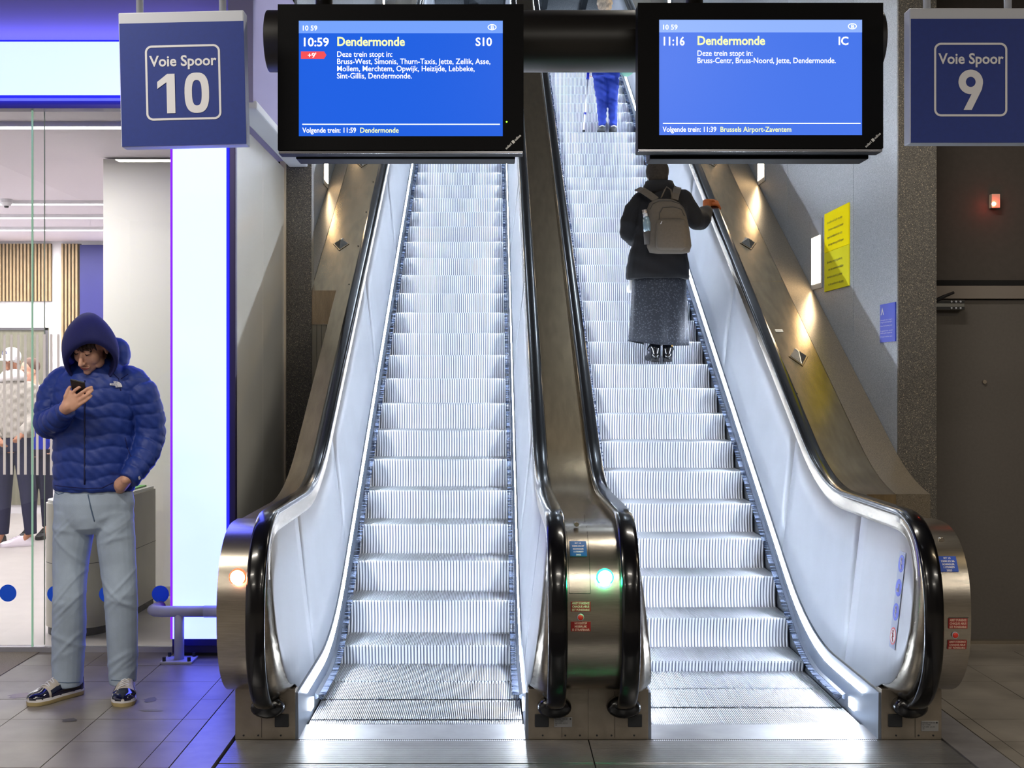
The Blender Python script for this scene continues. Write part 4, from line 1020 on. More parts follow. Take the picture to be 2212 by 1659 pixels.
# hood: rings from the face opening back over the head
def hring(uc, vt, vb, hw, Y, Yb=None, n=28, tilt=0):
    Yb = Yb or Y; out = []
    for k in range(n):
        a = 2*math.pi*k/n; s_, c_ = math.sin(a), math.cos(a); ex = .85
        f = .5+.5*s_; y = Yb+(Y-Yb)*f; c = P(uc+tilt*s_, vb+(vt-vb)*f, y)
        w_ = hw*(1-.30*max(0, s_)**2.0)
        out.append(c+Vector((w_*math.copysign(abs(c_)**ex, c_), 0, 0)))
    return out
hr = [hring(197, 744, 822, .108, 6.03, 6.225), hring(197, 737, 828, .124, 6.005, 6.215), hring(196, 729, 828, .136, 6.00, 6.215), hring(196, 710, 824, .142, 6.02, 6.22),
      hring(195, 690, 816, .143, 6.07, 6.25), hring(192, 678, 808, .138, 6.14, 6.29), hring(191, 673, 800, .126, 6.28, 6.34), hring(191, 676, 800, .105, 6.34, 6.38), hring(192, 692, 800, .07, 6.39, 6.41), hring(194, 720, 790, .02, 6.42, 6.42)]
hd = MB().loft(hr, cap=False).build('hood', M_hood, man, smooth=True, fixn=True)
sm = hd.modifiers.new('solid', 'SOLIDIFY'); sm.thickness = .012; sm.offset = -1
sb = hd.modifiers.new('sub', 'SUBSURF'); sb.levels = 1; sb.render_levels = 1
# jacket
jb = MB()
T = lambda u, v, Y=6.3: P(u, v, Y)
jb.tube([T(204, 1060), T(204, 1052), T(204, 1000), T(205, 940), T(206, 880), T(207, 840), T(207, 814), T(208, 802, 6.31), T(208, 790, 6.34)],
        [(.196, .135), (.203, .142), (.206, .150), (.206, .152), (.224, .158), (.225, .150), (.190, .130), (.135, .115), (.105, .105)], 26, ref=(0, 1, 0))
AL = [T(140, 826), T(118, 850, 6.29), T(106, 888, 6.27), T(104, 918, 6.24)]
AL2 = [T(104, 918, 6.24), T(124, 905, 6.13), T(146, 884, 6.03)]
AR = [T(280, 826), T(306, 852, 6.3), T(322, 900, 6.32), T(325, 940, 6.33)]
AR2 = [T(325, 940, 6.33), T(312, 985, 6.27), T(290, 1020, 6.20), T(277, 1038, 6.17)]
jb.tube(AL, [.085, .082, .074, .070], 18, dome=True, ref=(0, 1, .1)); jb.tube(AL2, [.071, .062, .044], 18, dome=False, ref=(0, 0, 1))
jb.tube(AR, [.088, .086, .080, .077], 18, dome=True, ref=(0, 1, .1)); jb.tube(AR2, [.077, .070, .058, .050], 18, dome=False, ref=(0, 1, .1))
jb.ball(T(252, 766, 6.37), (.072, .07, .088)); jb.ball(T(218, 790, 6.36), (.13, .09, .055))      # jacket hood behind
def quilt(co):
    d0 = np.full(len(co), 9.); ph = np.zeros(len(co))
    tz = (co[:, 2]-.98)/.074
    z = (co[:, 2]-T(0, 1060).z)/.073; x0 = -2.005
    torso_d = np.maximum(0, np.abs(co[:, 0]-x0)-.20); d0 = torso_d; ph = z+.25*np.abs(co[:, 0]-x0)
    for path, off in ((AL, 0), (AL2, .3), (AR, 0), (AR2, .2)):
        L = 0
        for a, b_ in zip(path, path[1:]):
            d, t = segdist(co, a, b_); l = (b_-a).length; m_ = (d-.085 < d0-.0) & (d < .10); m_ &= (np.abs(co[:, 0]-x0) > .185) | (co[:, 1] < 6.13)
            d0 = np.where(m_, d-.085, d0); ph = np.where(m_, (L+t*l)/.062+off, ph); L += l
    amp = np.where(co[:, 2] > T(0, 815).z, .001, .0085)
    wob = .12*np.sin(co[:, 0]*31)+.1*np.sin(co[:, 2]*47+co[:, 0]*12)
    w_ = np.abs(np.sin(np.pi*(ph+wob)))**.45
    wr = .0022*np.sin(co[:, 0]*95+co[:, 2]*40)*np.sin(co[:, 2]*85+co[:, 0]*23)
    return amp*(w_-.75)+wr
jk = skinned(jb, .0058, 'jacket', M_jack, man, 3, quilt)
tj = bvh(jk)
# zip, chest logo, cuff tab, seams
zz = [hit(tj, 183-(v-830)*.002, v, .001) for v in range(822, 1056, 15)]; zz = [z for z in zz if z]
MB().tube(zz, [(.004, .002)]*len(zz), 6, ref=(0, 1, 0)).build('zip', mat('navy_zip', (20, 26, 74), .5), man, smooth=True)
def patch(poly, m, name, parent, t, lift=.003):
    pts = [hit(t, u, v, lift) for u, v in poly]; pts = [p for p in pts if p]
    return MB().add(pts, [tuple(range(len(pts)))]).build(name, m, parent, fixn=False)
lg = [(245, 823)]+[(252+12*math.cos(math.radians(a)), 836-12*math.sin(math.radians(a))) for a in (80, 60, 40, 20, 0)]+[(250, 837), (248, 833), (237, 832), (237, 828), (246, 828)]
lp = patch(lg, M_lett, 'logo', man, tj, .006)
p = hit(tj, 239, 831.5, .0085)
q = MB(); 
for k, s_ in enumerate(('THE', 'NORTH', 'FACE')): q.text(s_, .0105, FRONT(p.x+.016-.004*(k == 1)*3, p.y-.002, p.z+.009-.0095*k), width=(.018, .026, .020)[k])
q.build('lettering', M_jack, lp, fixn=False)
patch([(298, 1030), (302, 1028), (304, 1034), (300, 1037)], M_lett, 'cuff_tab', man, tj, .003)
for pts in ([(236, 790), (244, 806), (256, 818), (262, 850)], [(262, 818), (280, 806)], [(270, 945), (276, 970), (285, 990)], [(113, 1048), (150, 1052), (183, 1055), (220, 1054), (250, 1040)]):
    zs = []
    for (a, b_), (c_, d_) in zip(pts, pts[1:]):
        for k in range(6): zs.append(hit(tj, a+(c_-a)*k/6, b_+(d_-b_)*k/6, .0))
    zs = [z for z in zs if z]
    if len(zs) > 3: MB().tube(zs, .0022, 5).build('seam', M_hood, man, smooth=True)
# jeans
tb = MB()
tb.tube([T(203, 1045), T(203, 1085), T(203, 1115), T(204, 1138), T(205, 1152)], [(.190, .120), (.205, .135), (.195, .132), (.14, .12), (.05, .08)], 24, ref=(0, 1, 0))
tb.tube([T(160, 1105), T(158, 1160), T(152, 1220, 6.29), T(150, 1285, 6.26), T(150, 1340, 6.28), T(147, 1420, 6.31), T(146, 1478, 6.32)], [(.098, .110), (.098, .108), (.088, .098), (.080, .088), (.084, .090), (.081, .092), (.075, .088)], 20, ref=(0, 1, 0))
tb.tube([T(247, 1105), T(250, 1160), T(255, 1220, 6.29), T(261, 1285, 6.26), T(263, 1340, 6.28), T(265, 1420, 6.31), T(266, 1474, 6.32)], [(.092, .110), (.096, .108), (.090, .098), (.083, .088), (.080, .090), (.074, .090), (.066, .086)], 20, ref=(0, 1, 0))
def folds(co):
    z = co[:, 2]; x = co[:, 0]; y = co[:, 1]; a = np.zeros(len(co))
    rr = random.Random(2)
    for i in range(34):
        cz = rr.choice([rr.uniform(.07, .30), rr.uniform(.40, .60), rr.uniform(.75, .95)]); k = rr.uniform(-1.2, 1.2); xc = rr.choice([-2.13, -1.87]); wd = rr.uniform(.010, .018)
        d = (z-cz)-k*(x-xc)+.02*np.sin(9*(y+x)+i); a += rr.uniform(.002, .0062)*np.exp(-(d/wd)**2)*np.exp(-((x-xc)/.09)**2)*np.clip(1.2+np.sin(14*x+i), 0, 1)
    return a-.002
jn = skinned(tb, .0062, 'jeans', M_jean, man, 4, folds)
tn = bvh(jn)
M_jst = mat('denim_seam', (88, 108, 136), .8)
def seam(poly, par, t, r, m, nm='seam'):
    zs = []
    for (a, b_), (c_, d_) in zip(poly, poly[1:]):
        for k in range(8): zs.append(hit(t, a+(c_-a)*k/8, b_+(d_-b_)*k/8, .0))
    zs = [z for z in zs if z and z.y < 6.6]
    if len(zs) > 3: MB().tube(zs, r, 5).build(nm, m, par, smooth=True)
seam([(190, 1068), (197, 1100), (205, 1130)], man, tn, .0035, M_jst, 'fly_seam')
seam([(237, 1046), (240, 1056), (255, 1062), (275, 1062)], man, tn, .0022, M_jst, 'pocket_seam')
seam([(118, 1062), (126, 1068), (140, 1064)], man, tn, .0022, M_jst, 'pocket_seam')
for a, b_, y_ in ((116, 177, 1473), (240, 292, 1469)): seam([(a, y_), ((a+b_)/2, y_+2), (b_, y_)], man, tn, .0022, M_jst, 'hem')
# trainers
M_sole = mat('gum_cream_sole', (178, 160, 116), .55); M_mid = mat('white_midsole', (226, 224, 226), .4)
M_pat = mat('black_patent', (10, 14, 44), .06, coat=1.); M_mesh = mat('pale_shoe_fabric', (186, 178, 168), .7, noise=.1, scale=150)
def shoe(parent, heel, ang, L=.295, W=.100, mats=(M_sole, M_mid, M_mesh, M_pat, M_lett), label=None, zb=0, swoosh=False, low=1.0):
    so, mi, up, pa, la = mats
    M = Matrix.Translation((heel[0], heel[1], zb)) @ Matrix.Rotation(math.radians(ang), 4, 'Z')      # local -y = toe direction
    def w(t): return W/2*float(np.interp(t, [0, .06, .25, .5, .72, .88, .97, 1], [.45, .68, .76, .78, 1, .90, .55, .12]))
    def outline(z, k, t0=0, t1=1, n=18):
        R = [M @ Vector((w(t0+(t1-t0)*i/n)*k, -L*(t0+(t1-t0)*i/n), z)) for i in range(n+1)]
        return R+[M @ Vector((-w(t0+(t1-t0)*i/n)*k, -L*(t0+(t1-t0)*i/n), z)) for i in range(n, -1, -1)]
    root = MB().loft([outline(.001, .94), outline(.008, 1.0), outline(.020, 1.02)]).build('shoe', so, parent, auto=40)
    if label: root['label'] = label
    MB().loft([outline(.020, 1.0), outline(.034, .98)]).build('midsole', mi, root, auto=40)
    def topz(t): return float(np.interp(t, [0, .12, .3, .45, .62, .78, .92, 1], [.098, .102, .100, .098, .078, .058, .048, .034]))*low
    def ring(t, z0=.030, k=1.0, n=14, a0=0, a1=math.pi, ext=0):
        wt = w(t)*.95*k; h = topz(t)-z0+ext
        return [M @ Vector((wt*math.cos(a0+(a1-a0)*i/n), -L*t, z0+h*abs(math.sin(a0+(a1-a0)*i/n))**.75)) for i in range(n+1)]
    ts = [.005]+[.06+.94*i/22*.995 for i in range(23)]
    MB().loft([ring(t)+[] for t in ts], cap=True).build('upper', up, root, smooth=True)
    # glossy mudguard: toe cap and low sides
    tc = [t for t in ts if t > .73]+[.999]
    MB().loft([ring(t, k=1.03, ext=.0022) for t in tc], cap=False).build('toe_cap', pa, root, smooth=True)
    for q in (0, 1):
        rs = []
        for t in [x for x in ts if x <= .74]:
            hi = .62 if t > .55 else .55+.5*(.55-t); a = (0, hi) if q == 0 else (math.pi-hi, math.pi)
            rs.append(ring(t, k=1.035, n=6, a0=a[0], a1=a[1], ext=.001))
        MB().loft(rs, cap=False, closed=False).build('side_panel', pa, root, smooth=True, fixn=False)
    for k in range(7):
        t = .42+.045*k; h = topz(t); wv = w(t)*.62
        MB().tube([M @ Vector((wv*math.cos(a), -L*t-.006*math.cos(a)*(1 if k % 2 else -1), .030+(h-.028)*abs(math.sin(a))**.75+.004)) for a in [math.radians(x) for x in (38, 60, 90, 120, 142)]], .0036, 6).build('lace', la, root, smooth=True)
    if swoosh:
        pts = [ring(t, k=1.05, n=12)[11-0] for t in (.3,)]
        sw = MB(); R = [ring(t, k=1.06, n=20) for t in (.20, .30, .42, .55, .66)]
        ia = [17, 17, 17.0, 18, 18]; 
        up_ = [R[0][15], R[1][16], R[2][17], R[3][18], R[4][18]]; dn_ = [R[0][14], R[1][17], R[2][18], R[3][19], R[4][18]]
        sw.strip([[a, b_+Vector((0, 0, -.002))] for a, b_ in zip(up_, dn_)]); sw.build('stripe_mark', M_dark, root, fixn=False)
    return root
shoe(man, (-2.100, 6.385), -33, .315, .118, low=1.18, label='left trainer with cream upper and black patent side')
shoe(man, (-1.868, 6.40), 12, .305, .122, low=1.18, label='right trainer pointing at the viewer with glossy black toe')
# phone
ph = thing('phone', tuple(P(170, 840, 6.02)), 'black smartphone held in the hand of the hooded man', 'phone')
cx = Vector((.95, -.03, -.22)).normalized(); lyv = Vector((.10, -.74, .66)).normalized(); nz = cx.cross(lyv).normalized(); lyv = nz.cross(cx).normalized()
Mp = Matrix.Translation(P(171, 843, 6.012)) @ Matrix((cx, lyv, nz)).transposed().to_4x4()
MB().box(-.036, .036, -.070, .070, -.0035, .0045, Mp).build('case', M_dark, ph, bevel=.003)
MB().box(-.033, .033, -.067, .067, -.0048, -.0036, Mp).build('screen', mat('phone_screen', (10, 12, 18), .1, emis=(.5, .6, .8), estr=.6), ph)

# ------------------------------------------------ woman with the backpack on the right escalator
M_coat = mat('black_wool_coat', (9, 9, 14), .9, noise=.2, scale=90, bump=.4, bscale=300)
M_skirt2 = mat('dark_dotted_skirt', (26, 30, 40), .8, speck=[((60, 64, 74), 130, .84)])
M_boot = mat('black_boot_leather', (12, 14, 18), .12, coat=.7)
wz = zn(9.8575)
wom = thing('person', (1.34, 10.0, wz), 'person in black coat and long dark skirt riding up the right escalator, seen from behind', 'person')
G = lambda u, v, Y=10.0: P(u, v, Y)
HM2 = headM(G(1420, 383, 10.02), 12, 180, 0)
J = dict(neck=G(1422, 412), sh=(G(1384, 432), G(1478, 432)), el=(G(1357, 495, 10.02), G(1506, 482, 10.06)), wr=(G(1375, 520, 10.22), G(1526, 456, 10.36)),
         hip=(G(1404, 565), G(1444, 565)), kn=(G(1410, 665, 10.05), G(1440, 665, 10.05)), an=(G(1417, 762, 9.98), G(1443, 762, 9.98)), foot=((G(1417, 774, 10.1)), (G(1443, 774, 10.1))))
hy = 10.46; hx = 1.203+HW; hzz = zh(hy)+.004
def glove(mb, r=0.0):
    for k in range(4):
        y = hy-.045+.024*k; z0 = zh(y)
        finger(mb, [(hx-.030, y, z0+.020), (hx+.005, y, z0+.024), (hx+.038, y, z0+.012), (hx+.048, y, z0-.012)], .0105+r)
    mb.tube([G(1526, 456, 10.36), (hx-.055, hy-.03, hzz+.020), (hx-.020, hy-.005, hzz+.022)], [(.028+r, .026+r), (.036+r, .022+r), (.040+r, .018+r)], 12, dome=True)
    finger(mb, [(hx-.04, hy-.045, hzz+.010), (hx-.050, hy-.005, hzz-.004), (hx-.046, hy+.03, hzz-.022)], .0115+r)
human(wom, J, HM2, M_skin, .9, .007, hands=[(G(1376, 521, 10.23), (.6, .8, -.1), (0, 0, -1), (0, .2, 1), .7, dict(s=.9))], hs=.95, extra=glove)
gm = MB(); glove(gm, .0035); skinned(gm, .0055, 'glove', mat('orange_brown_glove', (170, 88, 34), .75, noise=.1, scale=80), wom, 2)
cb = MB()
cb.tube([G(1421, 604), G(1421, 596), G(1422, 560), G(1425, 515), G(1428, 470), G(1430, 440), G(1430, 424), G(1424, 410), G(1422, 398)], [(.250, .165), (.256, .172), (.240, .170), (.205, .155), (.200, .150), (.215, .145), (.190, .125), (.115, .10), (.085, .085)], 24, ref=(0, 1, 0))
cb.tube([G(1390, 432), G(1370, 455), G(1361, 480, 10.0), G(1359, 503, 10.03)], [.085, .080, .078, .076], 16, dome=True, ref=(0, 1, .1)); cb.tube([G(1359, 503, 10.03), G(1372, 517, 10.14), G(1378, 522, 10.22)], [.075, .066, .055], 14, ref=(0, 0, 1), dome=True)
cb.tube([G(1474, 430), G(1488, 450, 10.02), G(1502, 476, 10.05)], [.080, .078, .074], 16, dome=True, ref=(0, 1, .1)); cb.tube([G(1502, 476, 10.05), G(1512, 475, 10.14), G(1521, 463, 10.28), G(1527, 455, 10.36)], [.076, .085, .070, .046], 16, ref=(0, 0, 1), dome=True)
def cfold(co): return .004*np.sin(co[:, 0]*38+co[:, 2]*21)*np.sin(co[:, 2]*33-co[:, 0]*14)
skinned(cb, .008, 'coat', M_coat, wom, 3, cfold)
# scarf and knitted hat
MB().tube([G(1424, 392), G(1424, 408), G(1424, 422)], [(.108, .10), (.135, .125), (.12, .11)], 18, ref=(0, 1, 0)).build('scarf', mat('dark_scarf', (18, 17, 20), .9, bump=.5, bscale=120), wom, smooth=True)
hb = MB(); hb.ball(HM2 @ Vector((0, .012, .045)), (.092, .112, .104), 28, 16, HM2.to_3x3()); hb.ball(HM2 @ Vector((0, .045, -.02)), (.080, .062, .07), 24, 12, HM2.to_3x3())
skinned(hb, .006, 'knitted_hat', mat('dark_brown_knit', (44, 38, 32), .95, noise=.3, scale=60, bump=1., bscale=130), wom, 2)
for k in range(12):
    pass
# skirt with folds
sk = MB(); n = 60; rows = []
for t in (0, .15, .35, .6, .85, 1.0):
    v = 588+(746-588)*t; row = []
    for k in range(n):
        a = 2*math.pi*k/n; c = G(1424-2*t, v+(3 if t < 1 else 0)+(0 if t < .9 else -10*max(0, -math.cos(a))**1.5))
        f = 1+.055*t*math.sin(7*a+1)+.04*t*math.sin(11*a)
        row.append(c+Vector(((.212+.018*t)*math.cos(a)*f, (.150+.02*t)*math.sin(a)*f, 0)))
    rows.append(row)
sk.loft(rows, cap=False); o = sk.build('skirt', M_skirt2, wom, smooth=True); sm = o.modifiers.new('solid', 'SOLIDIFY'); sm.thickness = .006
fl = MB().loft([[G(1366, 640, 10.12), G(1372, 640, 10.16), G(1368, 641, 10.18)], [G(1357, 729, 10.12), G(1378, 734, 10.08), G(1370, 732, 10.22)]]).build('skirt_flap', M_skirt2, wom)
MW = (M_boot, M_boot, M_boot, M_boot, M_boot)
for (u, dx) in ((1416, -8), (1443, 6)):
    c = G(u, 785, 9.93); r0 = MB().tube([(c.x, 9.955, wz+.16), (c.x, 9.950, wz+.10), (c.x, 9.955, wz+.05), (c.x, 9.97, wz+.022)], [(.043, .046), (.040, .044), (.040, .048), (.036, .05)], 16, ref=(0, 1, 0)).build('boot', M_boot, wom, smooth=True)
    MB().tube([(c.x, 9.94, wz+.045), (c.x+dx*.001, 10.02, wz+.050), (c.x+dx*.003, 10.10, wz+.036), (c.x+dx*.004, 10.15, wz+.028)], [(.036, .040), (.040, .040), (.042, .030), (.028, .020)], 14, dome=True).build('boot_foot', M_boot, r0, smooth=True)
    MB().box(c.x-.032, c.x+.032, 9.915, 9.985, wz+.001, wz+.030).build('heel', M_dark, r0, bevel=.005)
    MB().tube([(c.x+dx*.0056, 9.95, wz+.13), (c.x+dx*.0076, 9.945, wz+.10), (c.x+dx*.006, 9.95, wz+.085)], .006, 6).build('boot_strap', M_boot, r0, smooth=True)
MB().tube([G(1443, 744, 9.955), G(1443, 749, 9.955)], [(.042, .045), (.042, .045)], 14, ref=(0, 1, 0)).build('sock', mat('tan_sock', (176, 140, 70), .8), wom, smooth=True)
# backpack (worn, stays a thing of its own)
M_pack = mat('grey_brown_canvas', (80, 72, 62), .8, noise=.08, scale=60, bump=.3, bscale=400); M_packd = mat('dark_pack_side', (62, 56, 52), .8); M_zipl = mat('pack_zip', (40, 36, 34), .6)
B = lambda u, v, Y=9.80: P(u, v, Y)
bc = B(1446, 490)
pk = thing('backpack', (bc.x, 9.80, bc.z-.2), 'grey-brown backpack on the back of the person in the black coat', 'backpack')
def prow(v, hw, d, uc, y=9.86):
    c = P(uc, v, y-.07); out = []; n = 28
    for k in range(n):
        a = 2*math.pi*k/n; cc, ss = math.cos(a), math.sin(a); out.append((c.x+hw*math.copysign(abs(cc)**.55, cc), y-.0+d*math.copysign(abs(ss)**.55, ss)-.0, c.z))
    return out
rws = [(546, .110, .03, 1450), (543, .155, .070, 1449), (530, .172, .085, 1448), (500, .166, .090, 1446), (470, .156, .085, 1443), (448, .142, .075, 1440), (436, .115, .060, 1437), (429, .075, .038, 1436), (427, .03, .01, 1436)]
main = MB().loft([prow(v, a, d, uc, 9.80) for v, a, d, uc in rws]).build('main_bag', M_pack, pk, smooth=True)
tm_ = bvh(main)
rws2 = [(538, .09, .02, 1452), (532, .118, .032, 1452), (505, .120, .036, 1452), (482, .118, .034, 1452), (474, .105, .024, 1452), (470, .08, .008, 1452)]
fp_ = MB().loft([prow(v, a, d, uc, 9.715) for v, a, d, uc in rws2]).build('front_pocket', M_pack, pk, smooth=True)
for pts, nm in (([(1404, 452), (1410, 440), (1424, 434), (1450, 434), (1468, 440), (1480, 456), (1486, 480)], 'zip'), ([(1424, 500), (1425, 460), (1432, 448), (1455, 447), (1472, 452), (1480, 470)], 'zip')):
    zs = []
    for (a, b_), (c_, d_) in zip(pts, pts[1:]):
        for k in range(6): zs.append(hit(tm_, a+(c_-a)*k/6, b_+(d_-b_)*k/6, .001))
    zs = [z for z in zs if z]
    if len(zs) > 3: MB().tube(zs, .0035, 6).build(nm, M_zipl, pk, smooth=True)
tf_ = bvh(fp_); zs = [hit(tf_, 1430+k*3, 474-(3 if 0 < k < 12 else 0), .002) for k in range(13)]; zs = [z for z in zs if z]
if len(zs) > 3: MB().tube(zs, .003, 6).build('pocket_zip', M_zipl, pk, smooth=True)
p = P(1430, 478, 9.675); MB().tube([p, P(1427, 484, 9.675)], .0032, 6).build('zip_pull', M_silver, pk, smooth=True)
MB().tube([P(1403, 470, 9.79), P(1399, 500, 9.78), P(1400, 528, 9.79)], [(.028, .05), (.034, .055), (.030, .05)], 12, ref=(0, 1, 0)).build('side_pocket', M_packd, pk, smooth=True)
def strap(pts, w_):
    pts = [Vector(p) for p in pts]; rings = []
    for i, p in enumerate(pts):
        t = (pts[min(i+1, len(pts)-1)]-pts[max(0, i-1)]).normalized(); s_ = t.cross(Vector((0, -1, .35))).normalized(); nn_ = s_.cross(t)
        rings.append([p+s_*a+nn_*b_ for a, b_ in ((-w_, -.005), (w_, -.005), (w_, .005), (-w_, .005))])
    return MB().loft(rings).build('strap', M_pack, pk, bevel=.002)
strap([P(1418, 432, 9.78), P(1402, 420, 9.80), P(1388, 411, 9.84), P(1377, 408, 9.93)], .028)
strap([P(1457, 431, 9.78), P(1460, 418, 9.80), P(1463, 408, 9.86), P(1464, 405, 9.95)], .030)
MB().tube([P(1428, 428, 9.78), P(1436, 410, 9.80), P(1440, 404, 9.84), P(1449, 410, 9.80), P(1452, 428, 9.78)], .006, 8).build('carry_loop', M_pack, pk, smooth=True)
bt = thing('water_bottle', tuple(P(1398, 500, 9.76)), 'clear bottle with a metal cap in the side pocket of the backpack', 'bottle')
MB().tube([P(1400, 500, 9.76), P(1398, 482, 9.76), P(1396, 472, 9.76), P(1395, 468, 9.76)], [.034, .034, .028, .018], 16, ref=(0, 1, 0)).build('body', mat('bottle_glass', (120, 140, 150), .15, .2), bt, smooth=True)
MB().tube([P(1395, 469, 9.76), P(1393.5, 461, 9.76)], [.019, .019], 16, ref=(0, 1, 0)).build('collar', M_silver, bt, smooth=True)
MB().tube([P(1393.5, 461, 9.76), P(1392, 453, 9.76)], [.020, .019], 16, ref=(0, 1, 0)).build('cap', mat('bottle_cap', (150, 140, 132), .3, .5), bt, smooth=True)
pb = thing('paper_bag', tuple(G(1363, 632, 10.15)), 'small white bag hanging beside the dark skirt on the right escalator', 'bag')
MB().tube([G(1366, 600, 10.2), G(1364, 612, 10.2), G(1362, 626, 10.2), G(1363, 632, 10.2)], [(.008, .006), (.022, .02), (.034, .03), (.026, .02)], 12, ref=(0, 1, 0)).build('bag', mat('white_paper', (230, 230, 232), .6), pb, smooth=True)
MB().tube([G(1366, 602, 10.2), G(1372, 560, 10.22), G(1376, 524, 10.23)], .003, 6).build('handle', mat('white_cord', (220, 220, 222), .6), pb, smooth=True)

# ------------------------------------------------ person with the cane higher up
uy = 14.735; uz = zn(uy)
up_ = thing('person', (1.35, 14.9, uz), 'person in blue jeans and dark coat with pale hair, high up on the right escalator', 'person')
H = lambda u, v, Y=14.95: P(u, v, Y)
HM3 = headM(H(1306, 14), 5, 180, 0)
J = dict(neck=H(1307, 40), sh=(H(1280, 52), H(1336, 52)), el=(H(1274, 105), H(1346, 105)), wr=(H(1271, 148, 15.05), H(1349, 140, 15.0)), hip=(H(1297, 150), H(1322, 150)), kn=(H(1299, 212, 14.98), H(1323, 212, 14.98)), an=(H(1301, 268, 14.93), H(1325, 268, 14.93)), foot=(H(1300, 274, 15.1), H(1325, 274, 15.1)))
human(up_, J, HM3, M_skin, .9, .011, hands=[(H(1271, 148, 15.05), (0, .3, -1), (0, 1, 0), (-1, 0, 0), .8, dict(s=.95)), (H(1349, 140, 15.0), (0, .2, -1), (0, 1, 0), (1, 0, 0), .8, dict(s=.95))], hs=.98)
M_jean2 = mat('strong_blue_denim', (24, 52, 150), .8, noise=.15, scale=12)
tb = MB(); tb.tube([H(1309, 128), H(1309, 150), H(1309, 168)], [(.165, .12), (.175, .13), (.16, .12)], 18, ref=(0, 1, 0))
tb.tube([H(1295, 155), H(1296, 185), H(1299, 214, 14.98), H(1300, 240), H(1301, 272, 14.93)], [.082, .074, .062, .056, .045], 14, ref=(0, 1, 0)); tb.tube([H(1322, 155), H(1324, 185), H(1323, 214, 14.98), H(1324, 240), H(1325, 272, 14.93)], [.082, .074, .062, .056, .045], 14, ref=(0, 1, 0))
skinned(tb, .010, 'jeans', M_jean2, up_, 2, lambda co: .003*np.sin(co[:, 2]*90+co[:, 0]*40))
cb = MB(); cb.tube([H(1309, 140), H(1309, 120), H(1308, 90), H(1308, 60), H(1307, 45), H(1307, 36)], [(.20, .14), (.20, .145), (.18, .13), (.20, .13), (.14, .10), (.07, .07)], 18, ref=(0, 1, 0))
cb.tube([H(1283, 55), H(1275, 105), H(1271, 146, 15.05)], [.065, .06, .045], 12, dome=True, ref=(0, 1, 0)); cb.tube([H(1333, 55), H(1345, 105), H(1349, 138, 15.0)], [.065, .06, .045], 12, dome=True, ref=(0, 1, 0))
skinned(cb, .011, 'coat', mat('dark_navy_coat', (26, 28, 40), .85), up_, 2)
hb = MB(); hb.ball(HM3 @ Vector((0, .02, .05)), (.094, .108, .100), 24, 14, HM3.to_3x3()); hb.ball(HM3 @ Vector((0, .05, -.02)), (.084, .066, .07), 18, 10, HM3.to_3x3())
skinned(hb, .008, 'hair', mat('pale_hair', (206, 194, 178), .8, noise=.2, scale=90, bump=1., bscale=160), up_, 1, lambda co: .006*np.sin(co[:, 0]*110)*np.sin(co[:, 2]*95))
for u in (1300, 1325):
    c = H(u, 280, 14.9); s_ = MB().tube([(c.x, 14.86, uz+.05), (c.x, 14.93, uz+.058), (c.x, 15.02, uz+.045), (c.x, 15.10, uz+.034)], [(.040, .045), (.046, .048), (.048, .036), (.034, .024)], 14, dome=True).build('shoe', mat('dark_grey_shoe', (56, 58, 62), .6), up_, smooth=True)
    MB().box(c.x-.045, c.x+.045, 14.82, 15.12, uz+.001, uz+.020).build('sole', mat('shoe_sole_grey', (110, 110, 112), .6), s_, bevel=.008)
    MB().tube([(c.x-.03, 14.85, uz+.09), (c.x, 14.82, uz+.095), (c.x+.03, 14.85, uz+.09)], .006, 6).build('collar', M_mid, s_, smooth=True)
cn = thing('cane', tuple(H(1261, 284, 14.85)), 'thin white cane with blue bands beside the person in blue jeans', 'cane')
a, b_ = P(1261, 284, 14.85), P(1271, 150, 15.03); L_ = lambda t: a+(b_-a)*t
MB().tube([L_(.02), L_(.27)], .011, 10).build('lower_shaft', mat('white_cane', (240, 240, 244), .3), cn, smooth=True)
MB().tube([L_(.27), L_(.30)], .013, 10).build('band', mat('cane_blue', (24, 40, 190), .4), cn, smooth=True)
MB().tube([L_(.30), L_(.84)], .010, 10).build('upper_shaft', mat('white_cane', (240, 240, 244), .3), cn, smooth=True)
MB().tube([L_(.84), L_(1.02)], .018, 10).build('grip', mat('cane_blue', (24, 40, 190), .4), cn, smooth=True)
MB().tube([L_(0), L_(.02)], .014, 10).build('tip', M_dark, cn, smooth=True)
gb = thing('shoulder_bag', tuple(H(1354, 160, 15.0)), 'pale green bag held at the side of the person in blue jeans', 'bag')
MB().tube([H(1352, 142, 15.0), H(1353, 150, 15.0), H(1353, 158, 15.0), H(1354, 165, 15.0)], [(.05, .03), (.085, .05), (.085, .05), (.03, .02)], 14, ref=(0, 1, 0)).build('bag', mat('pale_green_cloth', (150, 205, 175), .8), gb, smooth=True)
MB().tube([H(1347, 144, 15.0), H(1349, 136, 15.0), H(1357, 144, 15.0)], .005, 6).build('handle', mat('pale_green_cloth', (150, 205, 175), .8), gb, smooth=True)

